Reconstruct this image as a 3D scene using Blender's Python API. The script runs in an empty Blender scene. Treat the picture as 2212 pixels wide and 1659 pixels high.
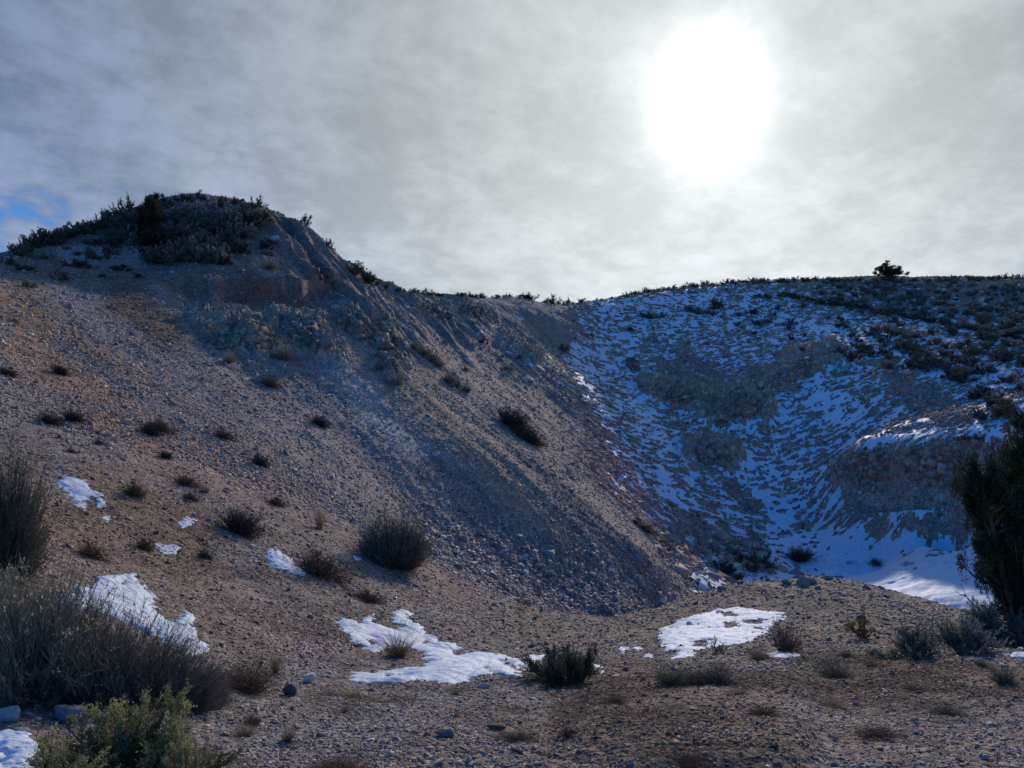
import bpy, math, random
import numpy as np
from mathutils import Vector

SC = bpy.context.scene
COL = SC.collection
RNG = np.random.default_rng(7)
random.seed(7)

# ------------------------------------------------------------------ camera
F = 1661.0; CX = 1106.0; CY = 829.5          # photo measured on a 2212 x 1659 grid
PITCH = math.radians(4.1)
CP, SP = math.cos(PITCH), math.sin(PITCH)
cam_d = bpy.data.cameras.new("camera"); cam = bpy.data.objects.new("camera", cam_d)
COL.objects.link(cam); SC.camera = cam
cam_d.sensor_fit = 'HORIZONTAL'; cam_d.angle = 2 * math.atan(CX / F)
cam_d.clip_start = 0.05; cam_d.clip_end = 5000
cam.location = (0, 0, 0); cam.rotation_euler = (math.radians(90) + PITCH, 0, 0)

def ray(u, v):
    dx = (u - CX) / F; dz = (CY - v) / F
    return dx, CP - dz * SP, SP + dz * CP

# ------------------------------------------------------------------ sun, sky, exposure
sx, sy, sz = ray(1532, 212)
SUN = Vector((sx, sy, sz)).normalized()
SUN_EL = math.asin(SUN.z); SUN_AZ = math.atan2(SUN.x, SUN.y)
sl = bpy.data.lights.new("sun", 'SUN'); sl.energy = 3.0; sl.angle = math.radians(1.2)
sl.color = (1.0, 0.89, 0.78)
so = bpy.data.objects.new("sun", sl); COL.objects.link(so)
so.rotation_euler = (-SUN).to_track_quat('-Z', 'Y').to_euler()
so.location = (20, 60, 60)

SC.view_settings.view_transform = 'Standard'; SC.view_settings.look = 'None'
SC.view_settings.gamma = 1.0; SC.view_settings.use_curve_mapping = False
SC.view_settings.exposure = -0.35

world = bpy.data.worlds.new("World"); SC.world = world; world.use_nodes = True
nt = world.node_tree; nt.nodes.clear()

class NB:
    """tiny helper for writing node maths"""
    def __init__(s, tree): s.t = tree
    def n(s, typ, **kw):
        x = s.t.nodes.new(typ)
        for k, v in kw.items(): setattr(x, k, v)
        return x
    def put(s, sock, val):
        if hasattr(val, 'is_output'): s.t.links.new(val, sock)
        elif val is not None: sock.default_value = val
    def m(s, op, a, b=None, c=None, clamp=False):
        x = s.n('ShaderNodeMath', operation=op, use_clamp=clamp)
        s.put(x.inputs[0], a); s.put(x.inputs[1], b); s.put(x.inputs[2], c)
        return x.outputs[0]
    def vm(s, op, a, b=None, out=0):
        x = s.n('ShaderNodeVectorMath', operation=op)
        s.put(x.inputs[0], a); s.put(x.inputs[1], b)
        return x.outputs[out]
    def sm(s, v, a, b, c=0.0, d=1.0):
        x = s.n('ShaderNodeMapRange', interpolation_type='SMOOTHSTEP')
        s.put(x.inputs[0], v); x.inputs[1].default_value = a; x.inputs[2].default_value = b
        x.inputs[3].default_value = c; x.inputs[4].default_value = d
        return x.outputs[0]
    def mix(s, f, a, b, mode='MIX'):
        x = s.n('ShaderNodeMix', data_type='RGBA', blend_type=mode)
        s.put(x.inputs[0], f); s.put(x.inputs[6], a); s.put(x.inputs[7], b)
        return x.outputs[2]
    def noise(s, vec, scale, detail=4, rough=0.5, dist=0.0):
        x = s.n('ShaderNodeTexNoise'); s.put(x.inputs['Vector'], vec)
        x.inputs['Scale'].default_value = scale; x.inputs['Detail'].default_value = detail
        x.inputs['Roughness'].default_value = rough; x.inputs['Distortion'].default_value = dist
        return x.outputs[0]

W = NB(nt)
sky = W.n('ShaderNodeTexSky'); sky.sky_type = 'NISHITA'; sky.sun_disc = False
sky.sun_elevation = SUN_EL; sky.sun_rotation = SUN_AZ
sky.altitude = 1800; sky.ozone_density = 9.0; sky.air_density = 1.0; sky.dust_density = 0.3
tc = W.n('ShaderNodeTexCoord'); dirv = W.vm('NORMALIZE', tc.outputs['Generated'])
sep = W.n('ShaderNodeSeparateXYZ'); nt.links.new(dirv, sep.inputs[0])
dX, dY, dZ = sep.outputs
cosang = W.vm('DOT_PRODUCT', dirv, tuple(SUN), out=1)
ang = W.m('ARCCOSINE', W.m('MINIMUM', cosang, 0.999999))            # radians from the sun
# cloud sheet: directions projected on a flat layer, so streaks shrink to the horizon
zz = W.m('ADD', W.m('MAXIMUM', dZ, 0.0), 0.26)
px = W.m('DIVIDE', dX, zz); py = W.m('DIVIDE', dY, zz)
comb = W.n('ShaderNodeCombineXYZ')
nt.links.new(W.m('ADD', W.m('MULTIPLY', px, 0.95), W.m('MULTIPLY', py, 0.4)), comb.inputs[0])
nt.links.new(W.m('ADD', W.m('MULTIPLY', py, 0.9), W.m('MULTIPLY', px, -0.5)), comb.inputs[1])
cv = comb.outputs[0]
n1 = W.noise(cv, 1.2, 6, 0.55, 0.3)
n2 = W.noise(cv, 4.5, 8, 0.62, 0.45)
n3 = W.noise(cv, 14.0, 5, 0.6, 0.1)
cl = W.m('ADD', W.m('ADD', W.m('MULTIPLY', n1, 0.34), W.m('MULTIPLY', n2, 0.42)), W.m('MULTIPLY', n3, 0.24))
halo = W.m('POWER', 2.718, W.m('DIVIDE', ang, -0.50))
bright = W.m('ADD', 1.25, W.m('MULTIPLY', halo, 5.9))
tex = W.m('ADD', 1.0, W.m('MULTIPLY', W.m('SUBTRACT', W.sm(cl, 0.40, 0.60), 0.45), W.sm(ang, 0.2, 0.9, 0.24, 0.48)))
low = W.sm(dZ, 0.16, 0.42, 1.32, 1.0)
lum = W.m('MULTIPLY', W.m('MULTIPLY', bright, tex), low)
ccol = W.mix(W.sm(ang, 0.25, 0.90), (0.95, 1.02, 1.05, 1), (0.64, 0.85, 1.32, 1))
sc_ = W.n('ShaderNodeVectorMath', operation='SCALE')
nt.links.new(ccol, sc_.inputs[0]); nt.links.new(lum, sc_.inputs['Scale'])
cloud = sc_.outputs[0]
# cover: full on the sun's side, opening to clear blue away from it (left edge and behind)
side = W.m('ADD', W.m('MULTIPLY', dX, 1.0), W.m('MULTIPLY', dY, 0.85))
side = W.m('ADD', side, W.m('MULTIPLY', W.sm(dZ, 0.24, 0.38), W.sm(dY, 0.3, 0.7, 0.0, 0.16)))
side = W.m('SUBTRACT', side, W.m('MULTIPLY', W.m('MAXIMUM', W.m('SUBTRACT', dZ, 0.55), 0.0), 3.0))
thin = W.m('ADD', side, W.m('MULTIPLY', W.m('SUBTRACT', cl, 0.5), 2.6))
cover = W.m('MAXIMUM', W.sm(thin, -0.30, 0.24, 0.0, 1.0), W.sm(dY, 0.2, 0.75, 0.0, 0.5))
hs_ = W.n('ShaderNodeHueSaturation'); hs_.inputs['Saturation'].default_value = 1.2; hs_.inputs['Value'].default_value = 1.35
W.put(hs_.inputs['Color'], sky.outputs[0])
skyc = W.mix(cover, hs_.outputs[0], cloud)
up_ = SUN.cross(Vector((0, 0, 1))).normalized()                    # horizontal axis across the sun: the glare is a little taller than wide
hx = W.vm('DOT_PRODUCT', dirv, tuple(up_), out=1)
ang2 = W.m('SQRT', W.m('ADD', W.m('MULTIPLY', W.m('MULTIPLY', ang, ang), 0.86), W.m('MULTIPLY', W.m('MULTIPLY', hx, hx), 0.34)))
core = W.m('MULTIPLY', W.m('POWER', 2.718, W.m('DIVIDE', W.m('MULTIPLY', ang2, ang2), -11.0 * math.radians(1) ** 2)), 12.0)
glow = W.m('ADD', core, W.m('MULTIPLY', W.m('POWER', 2.718, W.m('DIVIDE', ang, -0.09)), 2.0))
gx = W.n('ShaderNodeCombineXYZ')
for i in range(3): nt.links.new(glow, gx.inputs[i])
fin = W.vm('ADD', skyc, gx.outputs[0])
bg = W.n('ShaderNodeBackground'); nt.links.new(fin, bg.inputs[0]); bg.inputs[1].default_value = 0.15
wo = W.n('ShaderNodeOutputWorld'); nt.links.new(bg.outputs[0], wo.inputs[0])

# ------------------------------------------------------------------ noise
def _hash(ix, iy, seed):
    h = (ix.astype(np.uint32) * np.uint32(374761393) + iy.astype(np.uint32) * np.uint32(668265263)
         + np.uint32(seed * 2246822519 & 0xffffffff))
    h = (h ^ (h >> np.uint32(13))) * np.uint32(1274126177)
    h = h ^ (h >> np.uint32(16))
    return (h & np.uint32(0xffff)).astype(np.float32) / 65535.0
def perlin(x, y, seed=0):
    x = np.asarray(x, np.float64); y = np.asarray(y, np.float64)
    ix = np.floor(x).astype(np.int64); iy = np.floor(y).astype(np.int64)
    fx = (x - ix).astype(np.float32); fy = (y - iy).astype(np.float32)
    ux = fx * fx * fx * (fx * (fx * 6 - 15) + 10); uy = fy * fy * fy * (fy * (fy * 6 - 15) + 10)
    def g(ax, ay):
        a = _hash(ix + ax, iy + ay, seed) * 6.2831853
        return np.cos(a) * (fx - ax) + np.sin(a) * (fy - ay)
    a = g(0, 0); b = g(1, 0); c = g(0, 1); d = g(1, 1)
    return ((a + (b - a) * ux) * (1 - uy) + (c + (d - c) * ux) * uy) * 1.5
def fbm(x, y, oct=4, seed=0, gain=0.5, lac=2.03):
    s = 0; a = 1.0; t = 0
    for o in range(oct):
        s = s + a * perlin(x, y, seed + o * 17); t += a; a *= gain; x = x * lac; y = y * lac
    return s / t
def ss(a, b, x):
    t = np.clip((x - a) / (b - a), 0, 1); return t * t * (3 - 2 * t)

# ------------------------------------------------------------------ terrain shape
CT = [  # photo position (u, v) and horizontal range in metres: foreground, near slope, talus, far wall, rims
 (200,1659,4.6),(700,1659,4.4),(1106,1659,4.3),(1600,1659,4.5),(2100,1659,4.9),
 (100,1550,5.6),(600,1550,5.9),(1106,1550,6.1),(1600,1550,6.3),(2100,1550,6.6),
 (300,1475,7.0),(700,1475,8.0),(1106,1475,8.7),(1700,1450,9.1),(2150,1420,10.3),
 (100,1350,8.5),(500,1380,9.5),(850,1400,11),(1106,1400,12),(1500,1400,12.6),(1900,1380,13),
 (1000,1262,19),(1106,1305,18),(1250,1332,17.6),(1350,1331,18),(1450,1300,19.3),(1550,1277,20.3),(1650,1272,21),(1750,1268,21.5),(1850,1265,21.5),(1930,1275,21),(2000,1297,20),(2070,1325,18.5),(2160,1345,17.5),
 (40,1230,9.5),(0,1100,13),(0,900,20),(0,750,29),(0,625,38),(150,665,37.5),
 (300,1200,13),(300,1000,18.5),(250,850,26),(250,725,35),
 (600,1200,15),(550,1050,20),(600,950,25),(450,830,31),(800,1250,16),(750,1100,21),(880,1200,19.5),
 (1390,1310,25),(1250,1290,25),(1100,1200,26),(950,1130,26.5),(1400,1200,30),(1480,1265,32),
 (1250,1050,34),(1100,950,36),(950,950,32),(950,850,39),(800,900,33.5),(700,850,35),(700,760,40),
 (850,760,45),(600,700,43),(750,660,48),(860,700,52),(450,700,41),(450,600,47),(650,600,50),(250,605,46),
 (0,560,50),(120,565,50),(150,500,58),(300,445,62),(430,425,64),(560,445,63),(640,480,62),(700,535,60),(760,585,62),
 (850,626,67),(950,640,74),(1100,645,86),(1300,645,96),(1450,625,104),(1600,612,110),(1750,609,116),(1900,612,122),
 (2050,608,122),(2212,602,118),(450,500,56),(600,540,55),(300,530,54),
 (950,700,61),(930,670,66),(1000,800,53),(1100,850,51),(1050,760,61),(1200,950,46),(1300,1050,42),(1400,1130,40),(1500,1220,39),
 (1560,1250,43),(1450,1100,49),(1300,930,57),(1180,780,65),
 (1106,720,72),(1050,690,72),(1000,660,73),(1000,643,79),(1050,644,83),(1200,700,80),(1300,720,84),(1300,800,76),(1450,900,66),(1600,1100,53),(1600,1000,58),(1600,850,70),(1500,760,80),
 (1600,700,90),(1800,1190,49),(1800,1100,53),(1800,1000,57),(1800,850,67),(1800,750,78),(1800,670,94),
 (2000,1180,46),(2000,1092,48.4),(2000,1000,50.2),(2000,972,51.2),(1840,1082,52),(1840,992,54),(2000,900,58),(2000,800,68),(2000,700,87),
 (2170,1080,46),(2170,990,48),(2170,958,49.5),(2170,850,60),(2150,750,75),(2150,680,92),(2212,1180,43)]
CZ = [(1600,1245,-7.3),(1700,1235,-7.3),(1900,1238,-7.3),(2050,1245,-7.2),(2050,1300,-6.9),(1850,1262,-7.2),(2200,1290,-6.6)]
CW = [  # azimuth in degrees, range, height: what the photo hides behind its rims
 (8.4,22.5,-5.6),(2,22,-4.9),(11,26,-6.2),(14.7,26,-6.8),(22,27,-7.0),(27,27,-6.9),(30,24,-5.6),(33,24,-5.4),
 (-33,62,9.5),(-33,80,6),(-27,75,9),(-22,76,12),(-15,75,12),(-10,80,10),(-8,95,8),(0,105,12),(10,125,14),(20,145,17),(30,145,17),(35,145,17),
 (-33,130,0),(-20,130,2),(-8,150,0),(5,180,2),(20,210,4),(34,210,4),(0,320,-6),(30,320,-4),(-30,320,-8),
 (-42,5,-1.6),(-42,12,-.6),(-42,25,3),(-42,45,8.5),(-42,60,9),(42,5,-1.8),(42,12,-2.6),(42,25,-4.5),(42,45,-4),(42,52,0.5),(42,120,18),
 (0,2,-1.68),(-30,2,-1.65),(30,2,-1.68),(0,1,-1.65),(-42,1,-1.65),(42,1,-1.65)]
pts = []
for u, v, R in CT:
    X, Y, Z = ray(u, v); H = math.hypot(X, Y); pts.append((math.atan2(X, Y), R, R * Z / H))
for u, v, z in CZ:
    X, Y, Z = ray(u, v); H = math.hypot(X, Y); pts.append((math.atan2(X, Y), z * H / Z, z))
for a, R, z in CW: pts.append((math.radians(a), R, z))
P = np.array(pts); PA = P[:, 0]; PL = np.log(P[:, 1]); PQ = (P[:, 2] + 1.7) / (P[:, 1] + 2)
def _tps(d2): return np.where(d2 > 1e-12, d2 * np.log(np.maximum(d2, 1e-12)), 0)
n = len(P)
K = _tps((PA[:, None] - PA) ** 2 + (PL[:, None] - PL) ** 2) + np.eye(n) * 2e-4
A = np.zeros((n + 3, n + 3)); A[:n, :n] = K; A[:n, n] = 1; A[:n, n + 1] = PA; A[:n, n + 2] = PL
A[n:, :n] = A[:n, n:].T
CO = np.linalg.solve(A, np.concatenate([PQ, [0, 0, 0]]))
def base_z(az, R):
    """large shape of the land, as a height over the plan position"""
    aa = np.clip(az, -0.9, 0.9).ravel(); L = np.log(R).ravel(); out = np.empty(len(aa))
    for i in range(0, len(aa), 60000):
        a_ = aa[i:i + 60000, None]; l_ = L[i:i + 60000, None]
        out[i:i + 60000] = (_tps((a_ - PA) ** 2 + (l_ - PL) ** 2) @ CO[:n]) + CO[n] + CO[n + 1] * a_[:, 0] + CO[n + 2] * l_[:, 0]
    out = out.reshape(az.shape); z = out * (R + 2) - 1.7
    w = ss(0.80, 1.35, np.abs(az)); far = ss(260, 420, R)
    z = z * (1 - w) + w * (-1.7)
    return z * (1 - far) - 8 * far

# ---- grid (plan polar grid: cells grow with distance)
AZF = np.radians(np.arange(-36.5, 36.51, 0.072))
AZC = np.radians(np.concatenate([np.arange(40, 180, 4)]))
AZ = np.concatenate([-AZC[::-1], AZF, AZC])
LRs = np.concatenate([np.log(np.array([0.25, 0.6, 1.0])), np.arange(math.log(1.5), math.log(38), 0.0036),
                      np.arange(math.log(38), math.log(132), 0.0021), np.log(np.array([136, 145, 160, 180, 210, 260, 340, 500, 800, 1400]))])
NA, NR = len(AZ), len(LRs)
AZs_, Ls_ = AZ[::6], LRs
GA, GL = np.meshgrid(AZ, LRs); GR = np.exp(GL)
# evaluate the smooth surface on every 3rd column / 3rd row and interpolate
def coarse_eval():
    ai = np.unique(np.concatenate([np.arange(0, NA, 4), [NA - 1]])); li = np.unique(np.concatenate([np.arange(0, NR, 4), np.arange(NR - 12, NR), [0, 1, 2, 3]]))
    a2, l2 = np.meshgrid(AZ[ai], LRs[li]); zc = base_z(a2, np.exp(l2))
    t = np.empty((len(li), NA))
    for k in range(len(li)): t[k] = np.interp(AZ, AZ[ai], zc[k])
    o = np.empty((NR, NA))
    for k in range(NA): o[:, k] = np.interp(LRs, LRs[li], t[:, k])
    return o
ZB = coarse_eval()
GX = GR * np.sin(GA); GY = GR * np.cos(GA)
def project(x, y, z):
    d = y * CP + z * SP; d = np.where(d > 0.05, d, np.nan)
    return CX + F * x / d, CY - F * (-y * SP + z * CP) / d
GU, GV = project(GX, GY, ZB)
GU = np.nan_to_num(GU, nan=-9999); GV = np.nan_to_num(GV, nan=-9999)

# zone masks: strokes on the hillside where a kind of ground lies
WU = fbm(GX * 0.35, GY * 0.35, 4, 91); WV = fbm(GX * 0.35, GY * 0.35, 4, 47)
WF = fbm(GX * 2.2, GY * 2.2, 3, 12)
def stroke(u0, v0, u1, v1, w, soft=0.6, warp=1.0, rmin=0, rmax=1e9):
    uu = GU + WU * w * 0.7 * warp + WF * w * 0.35 * warp; vv = GV + WV * w * 0.7 * warp + WF * w * 0.25 * warp
    dx, dy = u1 - u0, v1 - v0; L2 = dx * dx + dy * dy + 1e-6
    t = np.clip(((uu - u0) * dx + (vv - v0) * dy) / L2, 0, 1)
    d = np.hypot(uu - u0 - t * dx, vv - v0 - t * dy)
    m = 1 - ss(w * (1 - soft), w * (1 + soft), d)
    return m * ((GR >= rmin) & (GR <= rmax))
def zone(lst, **k):
    m = np.zeros_like(GX)
    for s in lst: m = np.maximum(m, stroke(*s, **k))
    return m
cliff = zone([(470,690,560,740,45),(600,700,700,740,40),(690,700,730,770,22),(800,680,850,790,28),(760,690,830,700,30),
              (900,660,980,690,18),(1000,670,1060,680,14),(1100,730,1150,760,20)], rmin=35)
cliff_far = zone([(1530,870,1640,885,42),(1400,840,1520,870,26),(1600,850,1760,790,26),(1500,980,1580,985,34),(1700,780,1800,770,22)], rmin=40)
bench = zone([(1850,1030,2212,1020,45)], rmin=40)
hilltop = ss(0, 1, zone([(700,500,860,640,22)], rmin=50))

# ---- relief
Rr = GR
inview = (np.abs(GA) < 0.66)
Z = ZB.copy()
Z += 0.10 * fbm(GX * 0.5, GY * 0.5, 3, 3) * ss(3, 12, Rr)
Z += 0.35 * fbm(GX * 0.12, GY * 0.12, 3, 5) * ss(25, 60, Rr)
# gullies run down the talus (fall line goes right and toward the viewer)
cr = GX * 0.78 + GY * 0.63                    # across the fall line
al = GX * 0.63 - GY * 0.78
tal = zone([(650,700,1250,1200,230),(950,680,1500,1180,110)], warp=0.2, rmin=22)
tal = tal * (1 - ss(1250, 1600, GU - (GV - 700)))
Z += tal * (0.20 * fbm(cr * 0.5, al * 0.05, 2, 61) + 0.05 * fbm(cr * 2.4, al * 0.25, 2, 62))
ridged = lambda a, b, s, o=4: 1 - 2 * np.abs(fbm(a, b, o, s))
scarp = zone([(640,500,860,720,60),(740,600,1000,700,50)], warp=.3, rmin=40)
Z = Z + scarp * 0.9 * (ridged(cr * 0.42, al * 0.10, 65, 3) - 0.55)
# eroded lip under the hilltop: the shelf ends in a small steep step
lipv = 598 + 10 * fbm(GU * 0.012, GU * 0, 3, 67) * 2
lm = ss(330, 430, GU) * (1 - ss(690, 760, GU)) * (GR > 38)
Z -= lm * 1.1 * ss(0, 5, GV - lipv) * (1 - ss(25, 85, GV - lipv))
cl_n = ridged(GX * 0.9 + WU, GY * 0.9, 71, 5) - 0.6
Z += cliff * (1.3 * (cl_n) + 0.35 * fbm(GX * 1.2 + Z * .7, GY * 1.2, 3, 72))
Z += cliff_far * (1.1 * (ridged(GX * 0.4, GY * 0.4, 75, 4) - 0.5) + 0.35 * fbm(GX * 1.3, GY * 1.3, 3, 76) + 0.5)
Z += bench * (0.5 * (ridged(GX * 0.4, GY * 0.4, 77, 4) - 0.5) + 0.2 * fbm(GX * 1.2, GY * 1.2, 3, 78))
bl = 988 - .075 * (GU - 1830) + 5 * fbm(GU * .01, GU * 0, 3, 69)
bm = ss(1800, 1870, GU) * (GR > 40) * (GR < 58)
Z -= bm * 1.5 * ss(0, 8, GV - bl) * (1 - ss(60, 130, GV - bl))
Z += bm * .35 * (1 - ss(0, 6, GV - bl)) * ss(-60, -5, GV - bl)
Z += hilltop * (0.5 * fbm(GX * 1.1, GY * 1.1, 4, 79))
ZS = Z.copy()                                 # surface without the small lumps: where snow settles
wall = ss(1150, 1380, GU) * ss(36, 42, Rr)
lump = fbm(GX * 0.95 + WU * .8, GY * 3.0, 3, 81, gain=0.6) * (1 + .9 * WV)
Z += wall * (0.36 * lump + .16 * fbm(GX * 2.2, GY * 6.5, 2, 82)) * (1 - ss(1185, 1235, GV) * 0.6)
scree = ss(20, 26, Rr) * (1 - wall)
Z += scree * (0.05 * fbm(GX * 3.2, GY * 3.2, 3, 83, gain=0.6))
Z += (1 - ss(20, 26, Rr)) * (0.022 * fbm(GX * 5, GY * 5, 3, 85, gain=0.6) + 0.03 * fbm(GX * 1.6, GY * 1.6, 2, 87))
# low bank of loose dirt: slight rise lower right of centre
Z += 0.10 * zone([(1350,1545,1650,1560,110)], warp=0.5, rmax=12)

# ---- lookups
iA0 = len(AZC)
def samp(G, az, R):
    az = np.asarray(az, float); R = np.asarray(R, float)
    fa = np.clip((az - AZF[0]) / (AZF[1] - AZF[0]) + iA0, 0, NA - 1.001)
    fl = np.clip(np.interp(np.log(np.maximum(R, .26)), LRs, np.arange(NR)), 0, NR - 1.001)
    i = fa.astype(int); j = fl.astype(int); s = fa - i; t = fl - j
    return (G[j, i] * (1 - s) + G[j, i + 1] * s) * (1 - t) + (G[j + 1, i] * (1 - s) + G[j + 1, i + 1] * s) * t
def gz(x, y, G=None):
    return samp(Z if G is None else G, np.arctan2(x, y), np.hypot(x, y))
def hit(u, v, rmin=1.6):
    """where the sight line through a photo position meets the land"""
    X, Y, Zr = ray(u, v); H = math.hypot(X, Y); te = Zr / H; a = math.atan2(X, Y)
    Rs = np.exp(LRs[4:-8]); z = samp(Z, np.full(len(Rs), a), Rs)
    ok = (z / Rs >= te) & (Rs >= rmin)
    if not ok.any():
        k = int(np.argmax(np.where(Rs >= max(rmin, 20), z / Rs, -9)))
    else: k = int(np.argmax(ok))
    R = Rs[k]
    return R * math.sin(a), R * math.cos(a), float(z[k])

# ------------------------------------------------------------------ mesh + object helpers
def mesh_from(name, V, faces, col=None, smooth=False):
    me = bpy.data.meshes.new(name); V = np.asarray(V, np.float32)
    faces = [np.asarray(f, np.int32) for f in faces if len(f)]
    nl = sum(f.size for f in faces); nf = sum(len(f) for f in faces)
    me.vertices.add(len(V)); me.vertices.foreach_set('co', V.ravel())
    me.loops.add(nl); me.loops.foreach_set('vertex_index', np.concatenate([f.ravel() for f in faces]))
    me.polygons.add(nf)
    tot = np.concatenate([np.full(len(f), f.shape[1], np.int32) for f in faces])
    st = np.concatenate([[0], np.cumsum(tot)[:-1]]).astype(np.int32)
    me.polygons.foreach_set('loop_start', st)
    if smooth: me.polygons.foreach_set('use_smooth', np.ones(nf, bool))
    me.update(calc_edges=True)
    if col is not None:
        at = me.color_attributes.new('col', 'FLOAT_COLOR', 'POINT')
        c4 = np.ones((len(V), 4), np.float32); c4[:, :3] = col
        at.data.foreach_set('color', c4.ravel())
    return me
def link(name, me, mat=None, parent=None, label=None, cat=None, group=None, kind=None, loc=None):
    o = bpy.data.objects.new(name, me); COL.objects.link(o)
    if mat and not me.materials: me.materials.append(mat)
    if parent: o.parent = parent
    if label: o['label'] = label
    if cat: o['category'] = cat
    if group: o['group'] = group
    if kind: o['kind'] = kind
    if loc is not None: o.location = loc
    return o
def mat_new(name):
    m = bpy.data.materials.new(name); m.use_nodes = True; t = m.node_tree; t.nodes.clear(); B = NB(t)
    p = B.n('ShaderNodeBsdfPrincipled'); o = B.n('ShaderNodeOutputMaterial'); t.links.new(p.outputs[0], o.inputs[0])
    return m, B, p
def attr(B, name='col'):
    a = B.n('ShaderNodeAttribute'); a.attribute_name = name; return a.outputs['Color']

# ---- materials
def make_ground_mat():
    m, B, p = mat_new('stony_ground')
    g = B.n('ShaderNodeNewGeometry').outputs['Position']
    c = attr(B)
    nA = B.noise(g, 1.7, 5, 0.65); nB = B.noise(g, 14, 4, 0.65)
    v = B.n('ShaderNodeTexVoronoi'); B.put(v.inputs['Vector'], g); v.inputs['Scale'].default_value = 17
    v2 = B.n('ShaderNodeTexVoronoi'); B.put(v2.inputs['Vector'], g); v2.inputs['Scale'].default_value = 55
    hs = B.n('ShaderNodeSeparateColor'); B.put(hs.inputs[0], v.outputs['Color'])
    hs2 = B.n('ShaderNodeSeparateColor'); B.put(hs2.inputs[0], v2.outputs['Color'])
    f = B.m('MULTIPLY', B.sm(nA, 0.3, 0.7, 0.78, 1.2), B.sm(nB, 0.25, 0.75, 0.75, 1.22))
    f = B.m('MULTIPLY', f, B.sm(hs.outputs[0], 0, 1, 0.62, 1.42))
    f = B.m('MULTIPLY', f, B.sm(hs2.outputs[0], 0, 1, 0.75, 1.3))
    s = B.vm('SCALE', c); B.put(s.node.inputs['Scale'], f)
    B.put(p.inputs['Base Color'], s); p.inputs['Roughness'].default_value = 0.92
    p.inputs['Specular IOR Level'].default_value = 0.25
    h = B.m('ADD', B.m('MULTIPLY', v.outputs['Distance'], -0.9), B.m('MULTIPLY', nB, 0.8))
    h = B.m('ADD', h, B.m('MULTIPLY', v2.outputs['Distance'], -0.25))
    b = B.n('ShaderNodeBump'); b.inputs['Strength'].default_value = 0.6; b.inputs['Distance'].default_value = 0.035
    B.put(b.inputs['Height'], h); B.put(p.inputs['Normal'], b.outputs[0])
    return m
def make_attr_mat(name, rough=0.85, spec=0.2, scale=30, lo=0.8, hi=1.2, var=0.0, transl=0.0):
    m, B, p = mat_new(name)
    c = attr(B); g = B.n('ShaderNodeTexCoord').outputs['Object']
    f = B.sm(B.noise(g, scale, 3, 0.6), 0.3, 0.7, lo, hi)
    if var:
        oi = B.n('ShaderNodeObjectInfo').outputs['Random']
        f = B.m('MULTIPLY', f, B.sm(oi, 0, 1, 1 - var, 1 + var))
    s = B.vm('SCALE', c); B.put(s.node.inputs['Scale'], f)
    B.put(p.inputs['Base Color'], s); p.inputs['Roughness'].default_value = rough
    p.inputs['Specular IOR Level'].default_value = spec
    if transl:
        t = m.node_tree; tr = B.n('ShaderNodeBsdfTranslucent'); B.put(tr.inputs[0], s)
        mx = B.n('ShaderNodeMixShader'); mx.inputs[0].default_value = transl
        t.links.new(p.outputs[0], mx.inputs[1]); t.links.new(tr.outputs[0], mx.inputs[2])
        out = [x for x in t.nodes if x.type == 'OUTPUT_MATERIAL'][0]; t.links.new(mx.outputs[0], out.inputs[0])
    return m
def make_snow_mat():
    m, B, p = mat_new('old_snow')
    g = B.n('ShaderNodeNewGeometry').outputs['Position']
    n_ = B.noise(g, 9, 5, 0.6); n2_ = B.noise(g, 60, 3, 0.6)
    grit = B.sm(B.m('ADD', B.noise(g, 70, 2, 0.5), B.m('MULTIPLY', B.noise(g, 3.5, 3, 0.6), 0.5)), 0.86, 0.95, 0, .8)
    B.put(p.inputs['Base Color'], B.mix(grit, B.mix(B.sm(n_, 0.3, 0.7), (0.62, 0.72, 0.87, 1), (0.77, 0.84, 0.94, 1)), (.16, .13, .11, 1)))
    p.inputs['Roughness'].default_value = 0.65; p.inputs['Specular IOR Level'].default_value = 0.3
    b = B.n('ShaderNodeBump'); b.inputs['Strength'].default_value = 0.4; b.inputs['Distance'].default_value = 0.02
    B.put(b.inputs['Height'], B.m('ADD', n_, B.m('MULTIPLY', n2_, 0.25))); B.put(p.inputs['Normal'], b.outputs[0])
    return m
M_ground = make_ground_mat(); M_snow = make_snow_mat()
M_stone = make_attr_mat('broken_stone', 0.85, 0.3, 25, 0.75, 1.2)
def add_cracks(m):
    B = NB(m.node_tree); p = [x for x in m.node_tree.nodes if x.type == 'BSDF_PRINCIPLED'][0]
    g = B.n('ShaderNodeNewGeometry').outputs['Position']
    h = B.m('ADD', B.noise(g, 5, 6, .7), B.m('MULTIPLY', B.noise(g, 22, 4, .7), .4))
    b = B.n('ShaderNodeBump'); b.inputs['Strength'].default_value = 1.0; b.inputs['Distance'].default_value = 0.12
    B.put(b.inputs['Height'], h); B.put(p.inputs['Normal'], b.outputs[0]); return m
M_crag = add_cracks(make_attr_mat('weathered_rock', 0.9, 0.2, 3.5, 0.55, 1.3))
M_leaf = make_attr_mat('shrub_leaf', 0.8, 0.15, 12, 0.75, 1.25, 0.2, 0.3)
M_twig = make_attr_mat('shrub_twig', 0.9, 0.1, 12, 0.8, 1.2, 0.15)

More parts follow.
